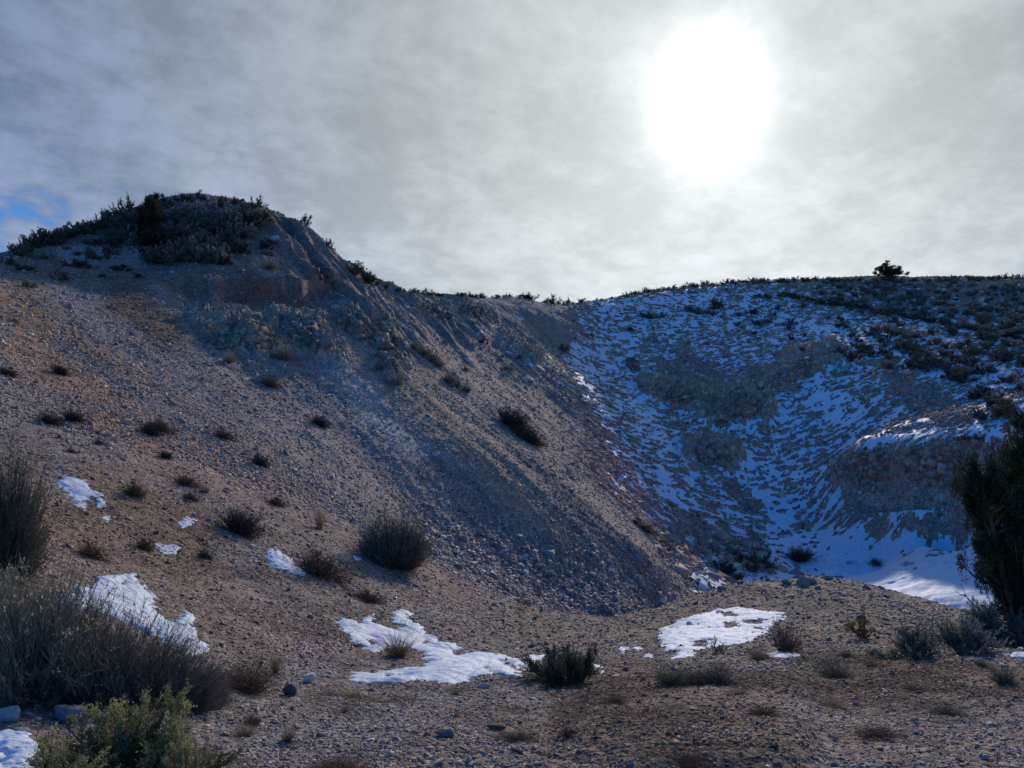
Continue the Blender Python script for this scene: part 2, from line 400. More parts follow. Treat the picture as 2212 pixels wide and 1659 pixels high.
# ------------------------------------------------------------------ ground colours (what the soil and stone are)
def C(*c): return np.array(c, np.float32)
TAN = C(.29, .25, .22); GREY = C(.27, .255, .25); PINK = C(.34, .255, .215); ORANGE = C(.36, .235, .155)
DARK = C(.085, .075, .065); PALE = C(.50, .49, .48); BUFF = C(.40, .34, .27); SOIL = C(.15, .11, .085)
col = np.empty(GX.shape + (3,), np.float32); col[:] = TAN
def paint(m, c, k=1.0):
    global col
    m = (m * k)[..., None].astype(np.float32); col = col * (1 - m) + c * m
paint(ss(20, 28, Rr), GREY)
paint(0.5 + 0.5 * fbm(GX * 0.25, GY * 0.25, 3, 33), PINK, 0.5)
streak = fbm(cr * 0.7, al * 0.06, 3, 63) * 0.5 + fbm(cr * 2.6, al * 0.2, 2, 64) * 0.5
paint(tal * ss(-0.02, 0.2, streak), C(.46,.345,.27), 0.9)
paint(tal * ss(0.0, 0.22, -streak), C(.145, .13, .135), 0.75)
lf = zone([(60,660,700,1080,130)], warp=.3, rmin=14) * (1 - tal)
paint(lf * ss(0.02, 0.25, fbm(cr * .9, al * .07, 3, 68)), C(.22, .20, .20), 0.6)
paint(zone([(0,640,330,900,55),(60,760,420,980,60)], rmin=15), ORANGE, 0.85)
paint(zone([(300,860,560,1000,45),(380,960,700,1120,50)], rmin=12), PINK, 0.8)
paint(zone([(120,740,420,930,11),(420,930,470,960,9)], soft=0.8, rmin=12), C(.20, .20, .21), 0.85)
paint(zone([(30,1120,420,1200,60),(200,1060,420,1150,50)], rmin=8), C(.27, .19, .125), 0.7)
paint(zone([(600,790,740,900,70),(700,880,1000,1200,110),(1000,1150,1300,1290,70)], rmin=20), C(.26, .245, .25), 0.8)
paint(zone([(900,850,1250,1200,36)], soft=0.9, rmin=22), C(.36, .28, .20), 0.7)
paint(zone([(720,800,800,870,24),(800,900,900,980,22)], soft=0.8, rmin=22), PALE, 0.7)
paint(zone([(280,640,360,720,40),(520,600,650,622,22),(240,650,330,700,25)], rmin=30), SOIL, 0.9)
paint(zone([(30,560,250,600,30),(250,590,500,590,18)], rmin=30), C(.16, .14, .12), 0.8)
paint(zone([(150,545,300,520,22)], rmin=40), PALE, 0.5)
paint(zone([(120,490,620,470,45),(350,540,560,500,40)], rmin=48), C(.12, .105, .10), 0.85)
paint(zone([(620,540,700,590,32),(680,560,760,620,26)], rmin=45), C(.24, .17, .15), 0.8)
paint(zone([(650,480,840,640,14)], rmin=50), C(.33, .23, .18), 0.7)
paint(cliff, BUFF, 0.75); paint(cliff * ss(0.0, 0.5, fbm(GX * 1.5, GY * 1.5, 3, 97)), ORANGE, 0.5)
paint(wall, C(.45, .285, .225), 0.85)
paint(cliff_far, C(.54, .34, .26), 0.85); paint(bench, C(.57, .365, .29), 0.85)
paint(zone([(1300,635,1500,640,16),(1450,630,2212,640,40),(1900,700,2212,750,70)], rmin=60), C(.34, .235, .165), 0.7)
paint(zone([(1150,1480,2212,1490,25),(1250,1540,1650,1600,100),(1800,1440,2212,1470,30)], rmax=14), C(.20, .14, .095), 0.8)
paint(zone([(1500,1320,1900,1330,70),(1100,1340,1500,1360,40)], rmin=10, rmax=23), C(.31, .25, .19), 0.7)
paint(zone([(620,1440,1150,1520,40),(450,1550,800,1600,90)], rmax=14), C(.27, .255, .25), 0.7)
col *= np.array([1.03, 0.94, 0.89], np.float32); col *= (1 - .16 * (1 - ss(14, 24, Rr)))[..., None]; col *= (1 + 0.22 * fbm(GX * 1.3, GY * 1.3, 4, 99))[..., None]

def grid_faces(nr, na, wrap=False):
    idx = np.arange(nr * na).reshape(nr, na)
    f = np.stack([idx[:-1, :-1], idx[:-1, 1:], idx[1:, 1:], idx[1:, :-1]], -1).reshape(-1, 4)
    if wrap: f = np.concatenate([f, np.stack([idx[:-1, -1], idx[:-1, 0], idx[1:, 0], idx[1:, -1]], -1)])
    return f[:, ::-1]
Vg = np.stack([GX, GY, Z], -1).reshape(-1, 3); fg = grid_faces(NR, NA, True)
Vg = np.concatenate([Vg, [[0, 0, float(Z[0].mean())]]])
cen = len(Vg) - 1; ring = np.arange(NA)
tri = np.stack([ring, np.full(NA, cen), np.roll(ring, -1)], -1)[:, ::1]
tri = np.stack([np.full(NA, cen), np.roll(ring, -1), ring], -1)
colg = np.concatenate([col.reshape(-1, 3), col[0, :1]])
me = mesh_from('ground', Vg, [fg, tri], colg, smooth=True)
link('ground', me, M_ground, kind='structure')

# ------------------------------------------------------------------ far snow: settles between the lumps of the shaded wall
S = np.full(GX.shape, -1.6)
def snow(lst, k, **kw):
    global S
    for s in lst:
        m = stroke(*s, **kw); S = np.maximum(S, -1.6 + m * (k + 1.6))
snow([(1350,690,1420,1000,75),(1450,690,1950,720,65),(1550,740,1850,780,80),(1700,850,2200,900,100),(1650,900,2000,950,80),
      (1500,920,1800,1000,85),(1480,1000,1800,1120,115),(1600,1110,2050,1160,80),(1320,760,1400,1000,90),(1250,760,1330,900,40)], 0.36, rmin=38)
snow([(1310,655,1350,700,16),(1400,650,1540,640,13),(1340,820,1390,880,24),(1390,880,1440,960,22),(1760,850,1850,900,45),
      (1840,962,2190,940,18),(1500,970,1640,1010,22),(1640,1060,1720,1150,34),(1430,1010,1480,1090,20),(1560,940,1600,960,16),
      (1650,850,1700,870,14),(1900,1068,1960,1075,9),(1950,785,2120,790,12),(1700,700,1900,740,30)], 0.75, rmin=38)
snow([(1490,1262,1700,1262,22)], 1.2, rmin=34)
snow([(1560,1250,2212,1270,60),(1700,1200,2212,1200,60)], 1.2, rmin=30)
snow([(1860,1275,2212,1310,60),(1800,1232,2100,1245,30)], 2.2, rmin=24)
snow([(1380,660,2212,740,100),(1750,640,2212,660,60),(1900,720,2212,800,80)], 0.5, rmin=60, warp=1.3)
S -= .6 * ss(1650, 1850, GU) * (1 - ss(650, 700, GV)) * (Rr > 60)
snow([(1000,700,1180,800,9),(1180,780,1260,830,14),(1130,690,1090,680,5),(1230,720,1330,740,30),(1160,800,1240,830,10),(1260,650,1310,800,30)], -0.05, rmin=50, warp=1.6)
snow([(1460,1180,1560,1260,60),(1380,1000,1480,1200,40)], 0.05, rmin=34)
S -= 1.5 * ss(.45, .9, cliff_far) + 1.9 * bench * (GV > 972) * (GV < 1085)
S -= 1.1 * zone([(1450,800,1480,830,20),(1580,1040,1620,1100,16),(2000,1130,2060,1160,30),(1940,830,2060,900,26),(1850,1100,1900,1140,22)], rmin=38)
lv = 0.13 * S + 0.08 * fbm(GX * 0.45, GY * 0.8, 3, 111) + 0.05 * fbm(GX * 2.2, GY * 3.5, 2, 113) * (1 - .7 * ss(1190, 1240, GV))
ZSn = ZS + lv - 0.02
reg = (GU > 930) & (GU < 2300) & (GV > 600) & (GV < 1335) & (Rr > 25) & (S > -1.2)
over = ZSn - Z
keep = reg & (over > -0.035)
idx = np.arange(NR * NA).reshape(NR, NA)
kq = keep[:-1, :-1] & keep[:-1, 1:] & keep[1:, 1:] & keep[1:, :-1]
q = np.stack([idx[:-1, :-1], idx[1:, :-1], idx[1:, 1:], idx[:-1, 1:]], -1)[kq]
used = np.unique(q); remap = np.zeros(NR * NA, np.int32); remap[used] = np.arange(len(used))
Zc = np.minimum(ZSn, Z + 0.30)
Vs = np.stack([GX, GY, Zc], -1).reshape(-1, 3)[used]
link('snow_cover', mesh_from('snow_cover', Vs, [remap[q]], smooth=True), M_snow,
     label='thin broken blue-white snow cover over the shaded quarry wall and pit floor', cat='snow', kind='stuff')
SNOWH = np.where(keep & (over > 0), 1.0, 0.0)

# ------------------------------------------------------------------ loose stones
CUBE = np.array([[-1,-1,-1],[1,-1,-1],[1,1,-1],[-1,1,-1],[-1,-1,1],[1,-1,1],[1,1,1],[-1,1,1]], np.float32) * 0.58
CF = np.array([[0,3,2,1],[4,5,6,7],[0,1,5,4],[1,2,6,5],[2,3,7,6],[3,0,4,7]])
def rot_mats(n, tilt, rng):
    a = rng.uniform(0, 2 * np.pi, n); b = rng.normal(0, tilt, n); c = rng.normal(0, tilt, n)
    ca, sa, cb, sb, cc, sc = np.cos(a), np.sin(a), np.cos(b), np.sin(b), np.cos(c), np.sin(c)
    Rz = np.zeros((n,3,3)); Rz[:,0,0]=ca; Rz[:,0,1]=-sa; Rz[:,1,0]=sa; Rz[:,1,1]=ca; Rz[:,2,2]=1
    Rx = np.zeros((n,3,3)); Rx[:,0,0]=1; Rx[:,1,1]=cb; Rx[:,1,2]=-sb; Rx[:,2,1]=sb; Rx[:,2,2]=cb
    Ry = np.zeros((n,3,3)); Ry[:,1,1]=1; Ry[:,0,0]=cc; Ry[:,0,2]=sc; Ry[:,2,0]=-sc; Ry[:,2,2]=cc
    return (Rz @ Rx @ Ry).astype(np.float32)
def slope_mats(x, y, R):
    e = 0.02 * R
    zx = (gz(x + e, y, ZB) - gz(x - e, y, ZB)) / (2 * e); zy = (gz(x, y + e, ZB) - gz(x, y - e, ZB)) / (2 * e)
    nrm = np.stack([-zx, -zy, np.ones_like(zx)], -1); nrm /= np.linalg.norm(nrm, axis=1, keepdims=True)
    t = np.stack([np.ones_like(zx), np.zeros_like(zx), zx], -1); t /= np.linalg.norm(t, axis=1, keepdims=True)
    b = np.cross(nrm, t); return np.stack([t, b, nrm], -1).astype(np.float32)
def stones(az, R, size, rng, tint=None, flat=0.5):
    n = len(az); x = R * np.sin(az); y = R * np.cos(az); z = gz(x, y)
    sc3 = size[:, None] * np.stack([rng.uniform(.7, 1.35, n), rng.uniform(.55, 1.1, n), flat * rng.uniform(.5, 1.3, n)], -1)
    T = CUBE[None] * (1 + rng.normal(0, .30, (n, 8, 3))) + rng.normal(0, .16, (n, 8, 3))
    top = rng.uniform(.45, .95, (n, 1, 1)); T[:, 4:, :2] *= top
    T = (T * sc3[:, None]).astype(np.float32)
    M = slope_mats(x, y, R) @ rot_mats(n, .38, rng)
    V = np.einsum('nij,nkj->nki', M, T)
    V[..., 0] += x[:, None]; V[..., 1] += y[:, None]; V[..., 2] += (z + size * flat * 0.22)[:, None]
    g = samp(col[..., 0], az, R), samp(col[..., 1], az, R), samp(col[..., 2], az, R)
    c = np.stack(g, -1) * rng.lognormal(0.30, .40, n)[:, None]
    k = rng.random(n); grey = C(.26, .235, .225); c = np.where((k < .35)[:, None], c * .5 + grey * rng.uniform(.25, .8, n)[:, None], c)
    c = np.where((k > .955)[:, None], C(.52, .51, .50) * rng.uniform(.7, 1.1, n)[:, None], c)
    c = np.clip(c, .02, .75)
    Fc = (CF[None] + (np.arange(n) * 8)[:, None, None]).reshape(-1, 4)
    return V.reshape(-1, 3), Fc, np.repeat(c, 8, 0)
def scatter(n, r0, r1, rng, a0=-.625, a1=.625):
    return rng.uniform(a0, a1, n), np.exp(rng.uniform(math.log(r0), math.log(r1), n))
def keep_by(field, az, R, rng): return rng.random(len(az)) < samp(field, az, R)
# foreground gravel
az, R = scatter(170000, 3.2, 24, RNG)
patch = 0.5 + 0.5 * ss(-0.25, 0.35, fbm(GX * .6, GY * .6, 3, 201))
k = keep_by(patch, az, R, RNG); az, R = az[k], R[k]
size = np.maximum(.009, .00135 * R) * RNG.lognormal(.0, .48, len(az))
V, Fc, c = stones(az, R, size, RNG, flat=.42)
link('gravel', mesh_from('gravel', V, [Fc], c), M_stone, label='small broken gravel littering the near ground and left slope', cat='gravel', kind='stuff')
# talus blocks
toe = zone([(900,1180,1450,1300,75),(1050,1250,1400,1310,60)], warp=.4, rmin=22)
den = (1 - .55 * ss(30, 48, Rr)) * np.clip(0.45 + 0.55 * ss(-.2, .3, fbm(cr * .5, al * .12, 3, 203)) , 0, 1) * (1 - wall) * (1 - hilltop * .8)
az, R = scatter(150000, 20, 75, RNG, -.625, .28)
k = keep_by(den, az, R, RNG); az, R = az[k], R[k]
size = np.maximum(.03, .0013 * R) * RNG.lognormal(.0, .42, len(az)) * (1 + .85 * samp(toe, az, R))
size = np.minimum(size, .38)
V, Fc, c = stones(az, R, size, RNG, flat=.55)
link('talus_rubble', mesh_from('talus_rubble', V, [Fc], c), M_stone, label='grey and pinkish broken rubble covering the big talus slope', cat='rubble', kind='stuff')
# stones on the shaded wall and the pit floor
az, R = scatter(60000, 30, 105, RNG, .0, .625)
wd = wall * np.where(SNOWH > 0, .03, .45)
k = keep_by(wd, az, R, RNG); az, R = az[k], R[k]
size = np.minimum(.0019 * R * RNG.lognormal(.05, .45, len(az)), .5)
V, Fc, c = stones(az, R, size, RNG, flat=.7)
link('wall_rubble', mesh_from('wall_rubble', V, [Fc], c * .9), M_stone, label='dark loose stones lying on the shaded snowy quarry wall', cat='rubble', kind='stuff')

az, R = scatter(40000, 33, 60, RNG, .10, .40)
bz = zone([(1470,1200,1560,1262,34),(1560,1225,1720,1250,24),(1720,1262,1800,1262,14),(1520,1180,1640,1200,16)], warp=.6, rmin=32)
k = keep_by(bz * .28, az, R, RNG); az, R = az[k], R[k]
size = np.minimum(.0028 * R * RNG.lognormal(.1, .5, len(az)), .7)
V, Fc, c = stones(az, R, size, RNG, flat=.8)
link('toe_rubble', mesh_from('toe_rubble', V, [Fc], c), M_stone, label='jumbled blocks piled where the talus meets the snowy pit floor', cat='rubble', kind='stuff')

# larger single rocks: angular blocks built by cutting a rounded block with planes
def rock_mesh(seed, color, geo=False):
    rng = np.random.default_rng(seed); n1, n2 = 14, 22
    th = np.linspace(0, np.pi, n1)[1:-1]; ph = np.linspace(0, 2 * np.pi, n2, endpoint=False)
    T_, P_ = np.meshgrid(th, ph, indexing='ij')
    D = np.stack([np.sin(T_) * np.cos(P_), np.sin(T_) * np.sin(P_), np.cos(T_)], -1).reshape(-1, 3)
    D = np.concatenate([D, [[0, 0, 1], [0, 0, -1]]]); r = np.full(len(D), 1.0)
    for i in range(10):
        p_ = rng.normal(size=3); p_ /= np.linalg.norm(p_); d = rng.uniform(.38, .68)
        dt = D @ p_; r = np.where(dt > 1e-3, np.minimum(r, d / np.maximum(dt, 1e-3)), r)
    V = D * np.minimum(r, .8)[:, None] * 1.35 * (1 + .02 * rng.normal(size=(len(D), 1)))
    a, b = n1 - 2, n2; I = np.arange(a * b).reshape(a, b); I2 = np.roll(I, -1, 1)
    q = np.stack([I[:-1], I[1:], I2[1:], I2[:-1]], -1).reshape(-1, 4)
    t = np.concatenate([np.stack([np.full(b, a * b), I[0], I2[0]], -1), np.stack([np.full(b, a * b + 1), I2[-1], I[-1]], -1)])
    c = np.array(color)[None] * (1 + .12 * rng.normal(size=(len(V), 1)))
    if geo: return V * .5, q, t, np.clip(c, .02, .8)
    return mesh_from('rock', V * 0.5, [q, t], np.clip(c, .02, .8))
RK = {}
def rock(u, v, w, h, label, color, seed, group=None, sink=.2, rz=0):
    x, y, z = hit(u, v); dep = y * CP + z * SP; W_ = w * dep / F; H_ = h * dep / F
    o = link('rock', rock_mesh(seed, color), M_stone, label=label, cat='rock', group=group)
    o.scale = (W_ * 1.15, W_ * .8, H_ * 1.4); o.location = (x, y + W_ * .2, z + H_ * (.5 - sink)); o.rotation_euler = (0, 0, rz)
G_, Wt, Br = (.20, .195, .21), (.80, .80, .82), (.26, .20, .16)
rock(140, 1560, 75, 34, 'flat grey slab between the dark shrub and the green sagebrush at lower left', (.22, .20, .22), 1)
rock(12, 1562, 60, 34, 'pale blue-grey rock cut by the left edge above the snow lump', (.33, .34, .37), 2)
rock(45, 1588, 36, 14, 'small pale flat rock just above the snow lump at lower left', (.34, .35, .36), 3)
rock(664, 1474, 26, 20, 'small white rock left of the large snow patch', Wt, 4)
rock(1216, 1482, 26, 18, 'small whitish rock in front of the dark sagebrush beside the large snow patch', (.5, .5, .54), 5)
rock(1045, 1488, 28, 12, 'flat pale slab just below the lower edge of the large snow patch', (.42, .41, .40), 6)
rock(620, 1502, 32, 22, 'dark grey rock at the right foot of the brown dried shrub', (.12, .115, .13), 7)
rock(522, 1492, 26, 12, 'brown flat rock at the foot of the brown dried shrub', (.26, .22, .19), 8)
rock(960, 1592, 34, 14, 'dark blue-grey flat stone on the gravel in the lower middle', (.14, .14, .165), 9)
rock(1072, 1578, 38, 10, 'thin dark brown slab on the gravel in the lower middle', (.08, .07, .065), 10)
rock(1425, 1312, 16, 10, 'dark stone on the gravel saddle left of the right snow patch', (.14, .135, .15), 11)
rock(1863, 1345, 20, 14, 'dark stone below the small juniper sapling', (.15, .14, .14), 12)
rock(1872, 1272, 14, 9, 'grey stone on the crest of the gravel mound', (.28, .25, .22), 13)
rock(1988, 1238+2, 24, 15, 'round pale boulder beside dark shrubs on the snowy pit floor', (.36, .33, .28), 14)
rock(1737, 1268, 26, 22, 'tallest angular boulder standing in the snow on the pit floor', (.30, .27, .24), 15)
rock(1752, 1262, 26, 14, 'boulder leaning behind the tallest boulder on the pit floor', (.27, .25, .23), 16)
rock(1640, 1228, 50, 24, 'dark broken block right of the large dark pit shrub', (.17, .155, .14), 17)
rock(1585, 1200, 30, 20, 'dark block just above the large dark pit shrub', (.15, .135, .12), 18)
pk = 0
for (u, v, w, h) in [(1700,1262,20,10),(1768,1275,18,9),(1790,1252,22,9),(1830,1248,18,7),(1678,1238,22,12),(1660,1255,16,9),(1540,1262,16,9),
                     (1560,1275,18,8),(1520,1255,15,9),(1600,1262,20,9),(1505,1275,18,11),(1820,1285,22,6),(1482,1268,16,10),(1530,1240,14,10),
                     (1722,1250,16,8),(1850,1238,16,7),(1762,1236,14,7),(1650,1280,14,7),(1585,1246,16,8),(1560,1232,12,8)]:
    rock(u, v, w, h, 'small grey boulder among others on the snowy pit floor', (.26, .24, .22), 30 + pk, 'boulders strewn on the pit floor', rz=pk * 1.3); pk += 1
for (u, v, w, h) in [(1240,1290,20,13),(1300,1265,16,11),(1350,1230,14,10),(1180,1245,16,11),(1100,1215,15,11),(1060,1195,14,9),(1410,1285,15,10),
                     (1330,1300,18,12),(1160,1275,17,12),(1380,1262,14,10),(1255,1215,13,9),(1020,1225,15,10)]:
    rock(u, v, w, h, 'larger grey-brown block among rubble at the foot of the talus', (.27, .24, .22), 60 + pk, 'larger blocks at the foot of the talus', rz=pk); pk += 1
rock(940, 985, 16, 10, 'pale block resting in the middle of the big talus slope', (.5, .48, .46), 101)
rock(1052, 1182, 12, 9, 'pale pinkish block on the lower talus slope', (.45, .38, .34), 102)
rock(1065, 1195, 10, 8, 'pale block right of the round grey shrub', (.4, .38, .35), 103)
rock(595, 520, 20, 16, 'pale square boulder on the bare flank of the hilltop', (.42, .45, .48), 104)
rock(700, 752, 34, 30, 'large purple-grey block at the foot of the rock outcrop', (.24, .215, .23), 105)

# rock outcrops: many angular blocks grown together, each outcrop one thing
class Bag: pass
def outcrop(ell, n, px, label, color, seed, squash=.7, rmin=30):
    rng = np.random.default_rng(seed); Vs_, Qs_, Ts_, Cs_ = [], [], [], []; off = 0
    u0, v0, au, av, slant = ell; prev = []
    n = int(n * 4.5); px = px * .55
    for i in range(n):
        a = rng.uniform(0, 6.283); q_ = math.sqrt(rng.random())
        du, dv = au * q_ * math.cos(a), av * q_ * math.sin(a); u, v = u0 + du, v0 + dv + du * slant
        if prev:                                             # every block touches one laid before
            pu, pv = min(prev, key=lambda t_: (t_[0] - u) ** 2 + (t_[1] - v) ** 2); dd_ = math.hypot(u - pu, v - pv)
            if dd_ > .38 * px: u, v = pu + (u - pu) * .38 * px / dd_, pv + (v - pv) * .38 * px / dd_
        prev.append((u, v))
        x, y, z = hit(u, v, rmin); k = (y * CP + z * SP) / F; w = px * k * min(1.5, rng.lognormal(0, .4)) * (1.25 - .6 * q_)
        V = CUBE * (1 + rng.normal(0, .16, (8, 3))) + rng.normal(0, .12, (8, 3)); V[4:, :2] *= rng.uniform(.5, .95)
        q = CF; c = np.tile(np.array(color) * rng.uniform(.7, 1.25) * np.array([1, rng.uniform(.93, 1.03), rng.uniform(.85, 1.08)]), (8, 1)) * rng.uniform(.9, 1.1, (8, 1))
        V = V * [w * rng.uniform(.7, 1.6), w * rng.uniform(.6, 1.0), w * squash * rng.uniform(.5, 1.5)]
        b = rng.uniform(-.5, .5); ca, sa = math.cos(b), math.sin(b); V = np.stack([V[:, 0] * ca - V[:, 2] * sa, V[:, 1], V[:, 0] * sa + V[:, 2] * ca], -1)
        b = rng.uniform(0, 6.28); ca, sa = math.cos(b), math.sin(b); V = np.stack([V[:, 0] * ca - V[:, 1] * sa, V[:, 0] * sa + V[:, 1] * ca, V[:, 2]], -1)
        V = V + [x, y + w * .15, z - w * .12]
        Vs_.append(V); Qs_.append(q + off); Cs_.append(c); off += len(V)
    V = np.concatenate(Vs_); o0 = V.mean(0)
    link('rock_outcrop', mesh_from('rock_outcrop', V - o0, [np.concatenate(Qs_)], np.concatenate(Cs_)), M_crag, label=label, cat='outcrop', loc=o0)
OC = (.45, .34, .28)
outcrop((545,718,46,34,.3), 60, 26, 'left buff rock outcrop under the dark band of the hill', OC, 401)
outcrop((655,712,50,30,.45), 55, 24, 'middle rock outcrop above the purple-grey block', (.31,.27,.25), 402)
outcrop((765,700,30,34,.5), 40, 24, 'tall rock rib right of the middle outcrop', (.32,.28,.24), 403)
outcrop((835,745,30,50,.7), 55, 20, 'steep slabby rock rib above the pale yellow bush', (.36,.31,.25), 404)
outcrop((470,740,34,18,.3), 24, 18, 'low broken rocks at the left foot of the left outcrop', (.28,.25,.23), 405)
outcrop((945,672,34,14,.4), 26, 15, 'small weathered outcrop just under the rim', (.30,.27,.235), 406)
outcrop((1020,672,34,13,.1), 26, 14, 'row of small crags under the low rim', (.28,.26,.23), 407)
outcrop((705,600,30,22,1.0), 30, 13, 'reddish crumbling rocks on the steep right side of the hill', (.25,.185,.16), 408, rmin=45)
outcrop((1590,878,60,26,-.08), 80, 22, 'long brown rock band across the snowy wall', (.52,.335,.26), 409)
outcrop((1460,850,44,20,.25), 40, 18, 'broken rocks at the left end of the rock band', (.48,.315,.25), 410)
outcrop((1712,806,56,20,-.5), 50, 18, 'pale rocks at the upper right of the rock band', (.52,.345,.28), 411)
outcrop((1545,985,36,24,0), 46, 24, 'rounded brown rock knob below the rock band', (.52,.335,.26), 412)
outcrop((1870,1022,70,26,0), 60, 22, 'left part of the buff cliff under the snowy ledge', (.54,.36,.29), 413)
outcrop((2060,1020,110,36,0), 100, 24, 'right part of the buff cliff behind the juniper', (.56,.37,.30), 414)
outcrop((1370,792,18,16,.3), 16, 14, 'small dark crag left of the snowy gully', (.24,.21,.17), 415)
outcrop((1555,918,16,8,0), 10, 12, 'small brown rock island in the snow just below the rock band', (.27,.23,.17), 416)

# ------------------------------------------------------------------ near snow patches: real thickness, melted edges
def poly_sd(px_, py_, poly):
    """signed distance to a polygon, positive inside"""
    n = len(poly); d = np.full(px_.shape, 1e9); ins = np.zeros(px_.shape, bool)
    for i in range(n):
        x0, y0 = poly[i]; x1, y1 = poly[(i + 1) % n]; ex, ey = x1 - x0, y1 - y0
        t = np.clip(((px_ - x0) * ex + (py_ - y0) * ey) / (ex * ex + ey * ey + 1e-9), 0, 1)
        d = np.minimum(d, np.hypot(px_ - x0 - t * ex, py_ - y0 - t * ey))
        c = ((y0 > py_) != (y1 > py_)) & (px_ < (x1 - x0) * (py_ - y0) / (y1 - y0 + 1e-12) + x0)
        ins ^= c
    return np.where(ins, d, -d)
def snow_patch(polys, holes, label, thick=.07, seed=0, res=240, group=None):
    wp = [[hit(u, v)[:2] for u, v in p] for p in polys]; wh = [[hit(u, v)[:2] for u, v in p] for p in holes]
    A_ = np.array([q_ for p in wp for q_ in p]); lo = A_.min(0) - .12; hi = A_.max(0) + .12
    st = max(hi - lo) / res; xs = np.arange(lo[0], hi[0], st); ys = np.arange(lo[1], hi[1], st)
    Xx, Yy = np.meshgrid(xs, ys); wpx = .10 * fbm(Xx * 4, Yy * 4, 3, seed); wpy = .10 * fbm(Xx * 4, Yy * 4, 3, seed + 5)
    d = np.full(Xx.shape, -9.)
    for p in wp: d = np.maximum(d, poly_sd(Xx + wpx, Yy + wpy, p))
    for h_ in wh: d = np.minimum(d, -poly_sd(Xx + wpx, Yy + wpy, h_))
    d = d + .05 * fbm(Xx * 8, Yy * 11, 4, seed + 9, gain=.6) + .05 * fbm(Xx * 2.5, Yy * 4, 2, seed + 10) + .025
    bowl = np.minimum(0, fbm(Xx * 5.5, Yy * 9, 2, seed + 11) + .12) * 1.3
    d2 = np.where(d > .04, d + bowl * .12, d)
    g0 = gz(Xx, Yy); h_ = .45 * thick * np.clip(1 - np.exp(-np.maximum(d2, 0) / .14), 0, 1) * (1 + .35 * fbm(Xx * 2, Yy * 2.6, 2, seed + 21)) + .016 * fbm(Xx * 7, Yy * 11, 4, seed + 22, gain=.6)
    Zz = np.where(d2 > 0, g0 + .004 + h_, g0 + np.maximum(d2, -.1) * 1.0)
    kp = d2 > -.03; kq = kp[:-1, :-1] & kp[:-1, 1:] & kp[1:, 1:] & kp[1:, :-1]
    I = np.arange(Xx.size).reshape(Xx.shape)
    q = np.stack([I[:-1, :-1], I[:-1, 1:], I[1:, 1:], I[1:, :-1]], -1)[kq]
    us = np.unique(q); rm = np.zeros(Xx.size, np.int32); rm[us] = np.arange(len(us))
    V = np.stack([Xx, Yy, Zz], -1).reshape(-1, 3)[us]; o0 = V.mean(0); V = V - o0
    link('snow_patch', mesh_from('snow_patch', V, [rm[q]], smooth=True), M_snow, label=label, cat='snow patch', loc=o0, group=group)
snow_patch([[(733,1338),(760,1342),(775,1352),(805,1325),(800,1345),(850,1362),(890,1355),(865,1350),(850,1340),(848,1318),(880,1322),(893,1328),(870,1332),(905,1350),(918,1368),(945,1385),(985,1395),(1010,1408),(1060,1412),(1120,1425),(1175,1415),(1160,1435),(1135,1450),(1110,1452),(1120,1462),(1070,1455),(1010,1468),(975,1478),(920,1470),(870,1474),(770,1475),(762,1465),(770,1455),(800,1458),(850,1450),(915,1445),(925,1430),(920,1410),(880,1398),(845,1400),(820,1405),(800,1410),(785,1400),(760,1385),(742,1365)]],
           [[(795,1385),(810,1380),(815,1395),(800,1400)],[(975,1408),(1000,1400),(1010,1412),(985,1418)],[(1040,1442),(1055,1440),(1052,1450)],[(905,1385),(925,1382),(930,1392),(910,1396)],[(1085,1432),(1105,1430),(1104,1440),(1088,1441)],[(830,1458),(870,1455),(875,1463),(835,1466)]],
           'large ragged white snow patch on gravel in the lower middle', seed=301, thick=.09)
snow_patch([[(1280,1435),(1300,1442),(1302,1455),(1285,1450)]], [], 'small snow remnant right of the dark sagebrush', seed=302, thick=.05, res=60)
snow_patch([[(1425,1360),(1470,1340),(1500,1330),(1545,1318),(1600,1312),(1660,1322),(1695,1325),(1690,1340),(1660,1352),(1640,1375),(1610,1388),(1560,1395),(1500,1408),(1478,1422),(1455,1425),(1470,1408),(1440,1405),(1425,1385)]],
           [[(1545,1322),(1585,1322),(1595,1332),(1560,1334)],[(1560,1345),(1590,1342),(1600,1355),(1570,1358)],[(1600,1338),(1650,1340),(1640,1350),(1605,1348)],[(1500,1385),(1530,1386),(1525,1400),(1498,1398)],[(1480,1345),(1500,1344),(1502,1352),(1484,1353)],[(1630,1355),(1652,1354),(1650,1362),(1632,1362)]],
           'wide flat snow patch on the gravel mound at right', seed=303, thick=.06)
snow_patch([[(1662,1412),(1690,1410),(1728,1418),(1700,1422),(1665,1420)]], [], 'thin strip of snow under the reddish twiggy bush', seed=304, thick=.04, res=90)
snow_patch([[(2165,1415),(2212,1410),(2240,1412),(2240,1424),(2190,1421)]], [], 'narrow snow streak at the right edge below the juniper', seed=305, thick=.06, res=90)
snow_patch([[(120,1040),(150,1032),(185,1040),(192,1058),(222,1070),(228,1090),(215,1100),(200,1085),(178,1078),(185,1098),(165,1095),(150,1065)]],
           [[(190,1072),(215,1074),(214,1090),(195,1088)]], 'hooked snow patch high on the left slope', seed=306, thick=.08, res=110)
snow_patch([[(335,1177),(375,1178),(388,1182),(372,1200),(355,1198)]], [], 'small triangular snow patch on the left slope', seed=307, thick=.06, res=70)
snow_patch([[(385,1130),(405,1120),(420,1122),(412,1135),(395,1140)]], [], 'scrap of snow above the small triangular snow patch', seed=308, thick=.03, res=60)
snow_patch([[(578,1190),(600,1188),(625,1205),(655,1235),(655,1245),(620,1238),(590,1225),(576,1210)]], [], 'smooth oval snow patch between two dark shrubs', seed=309, thick=.09, res=90)
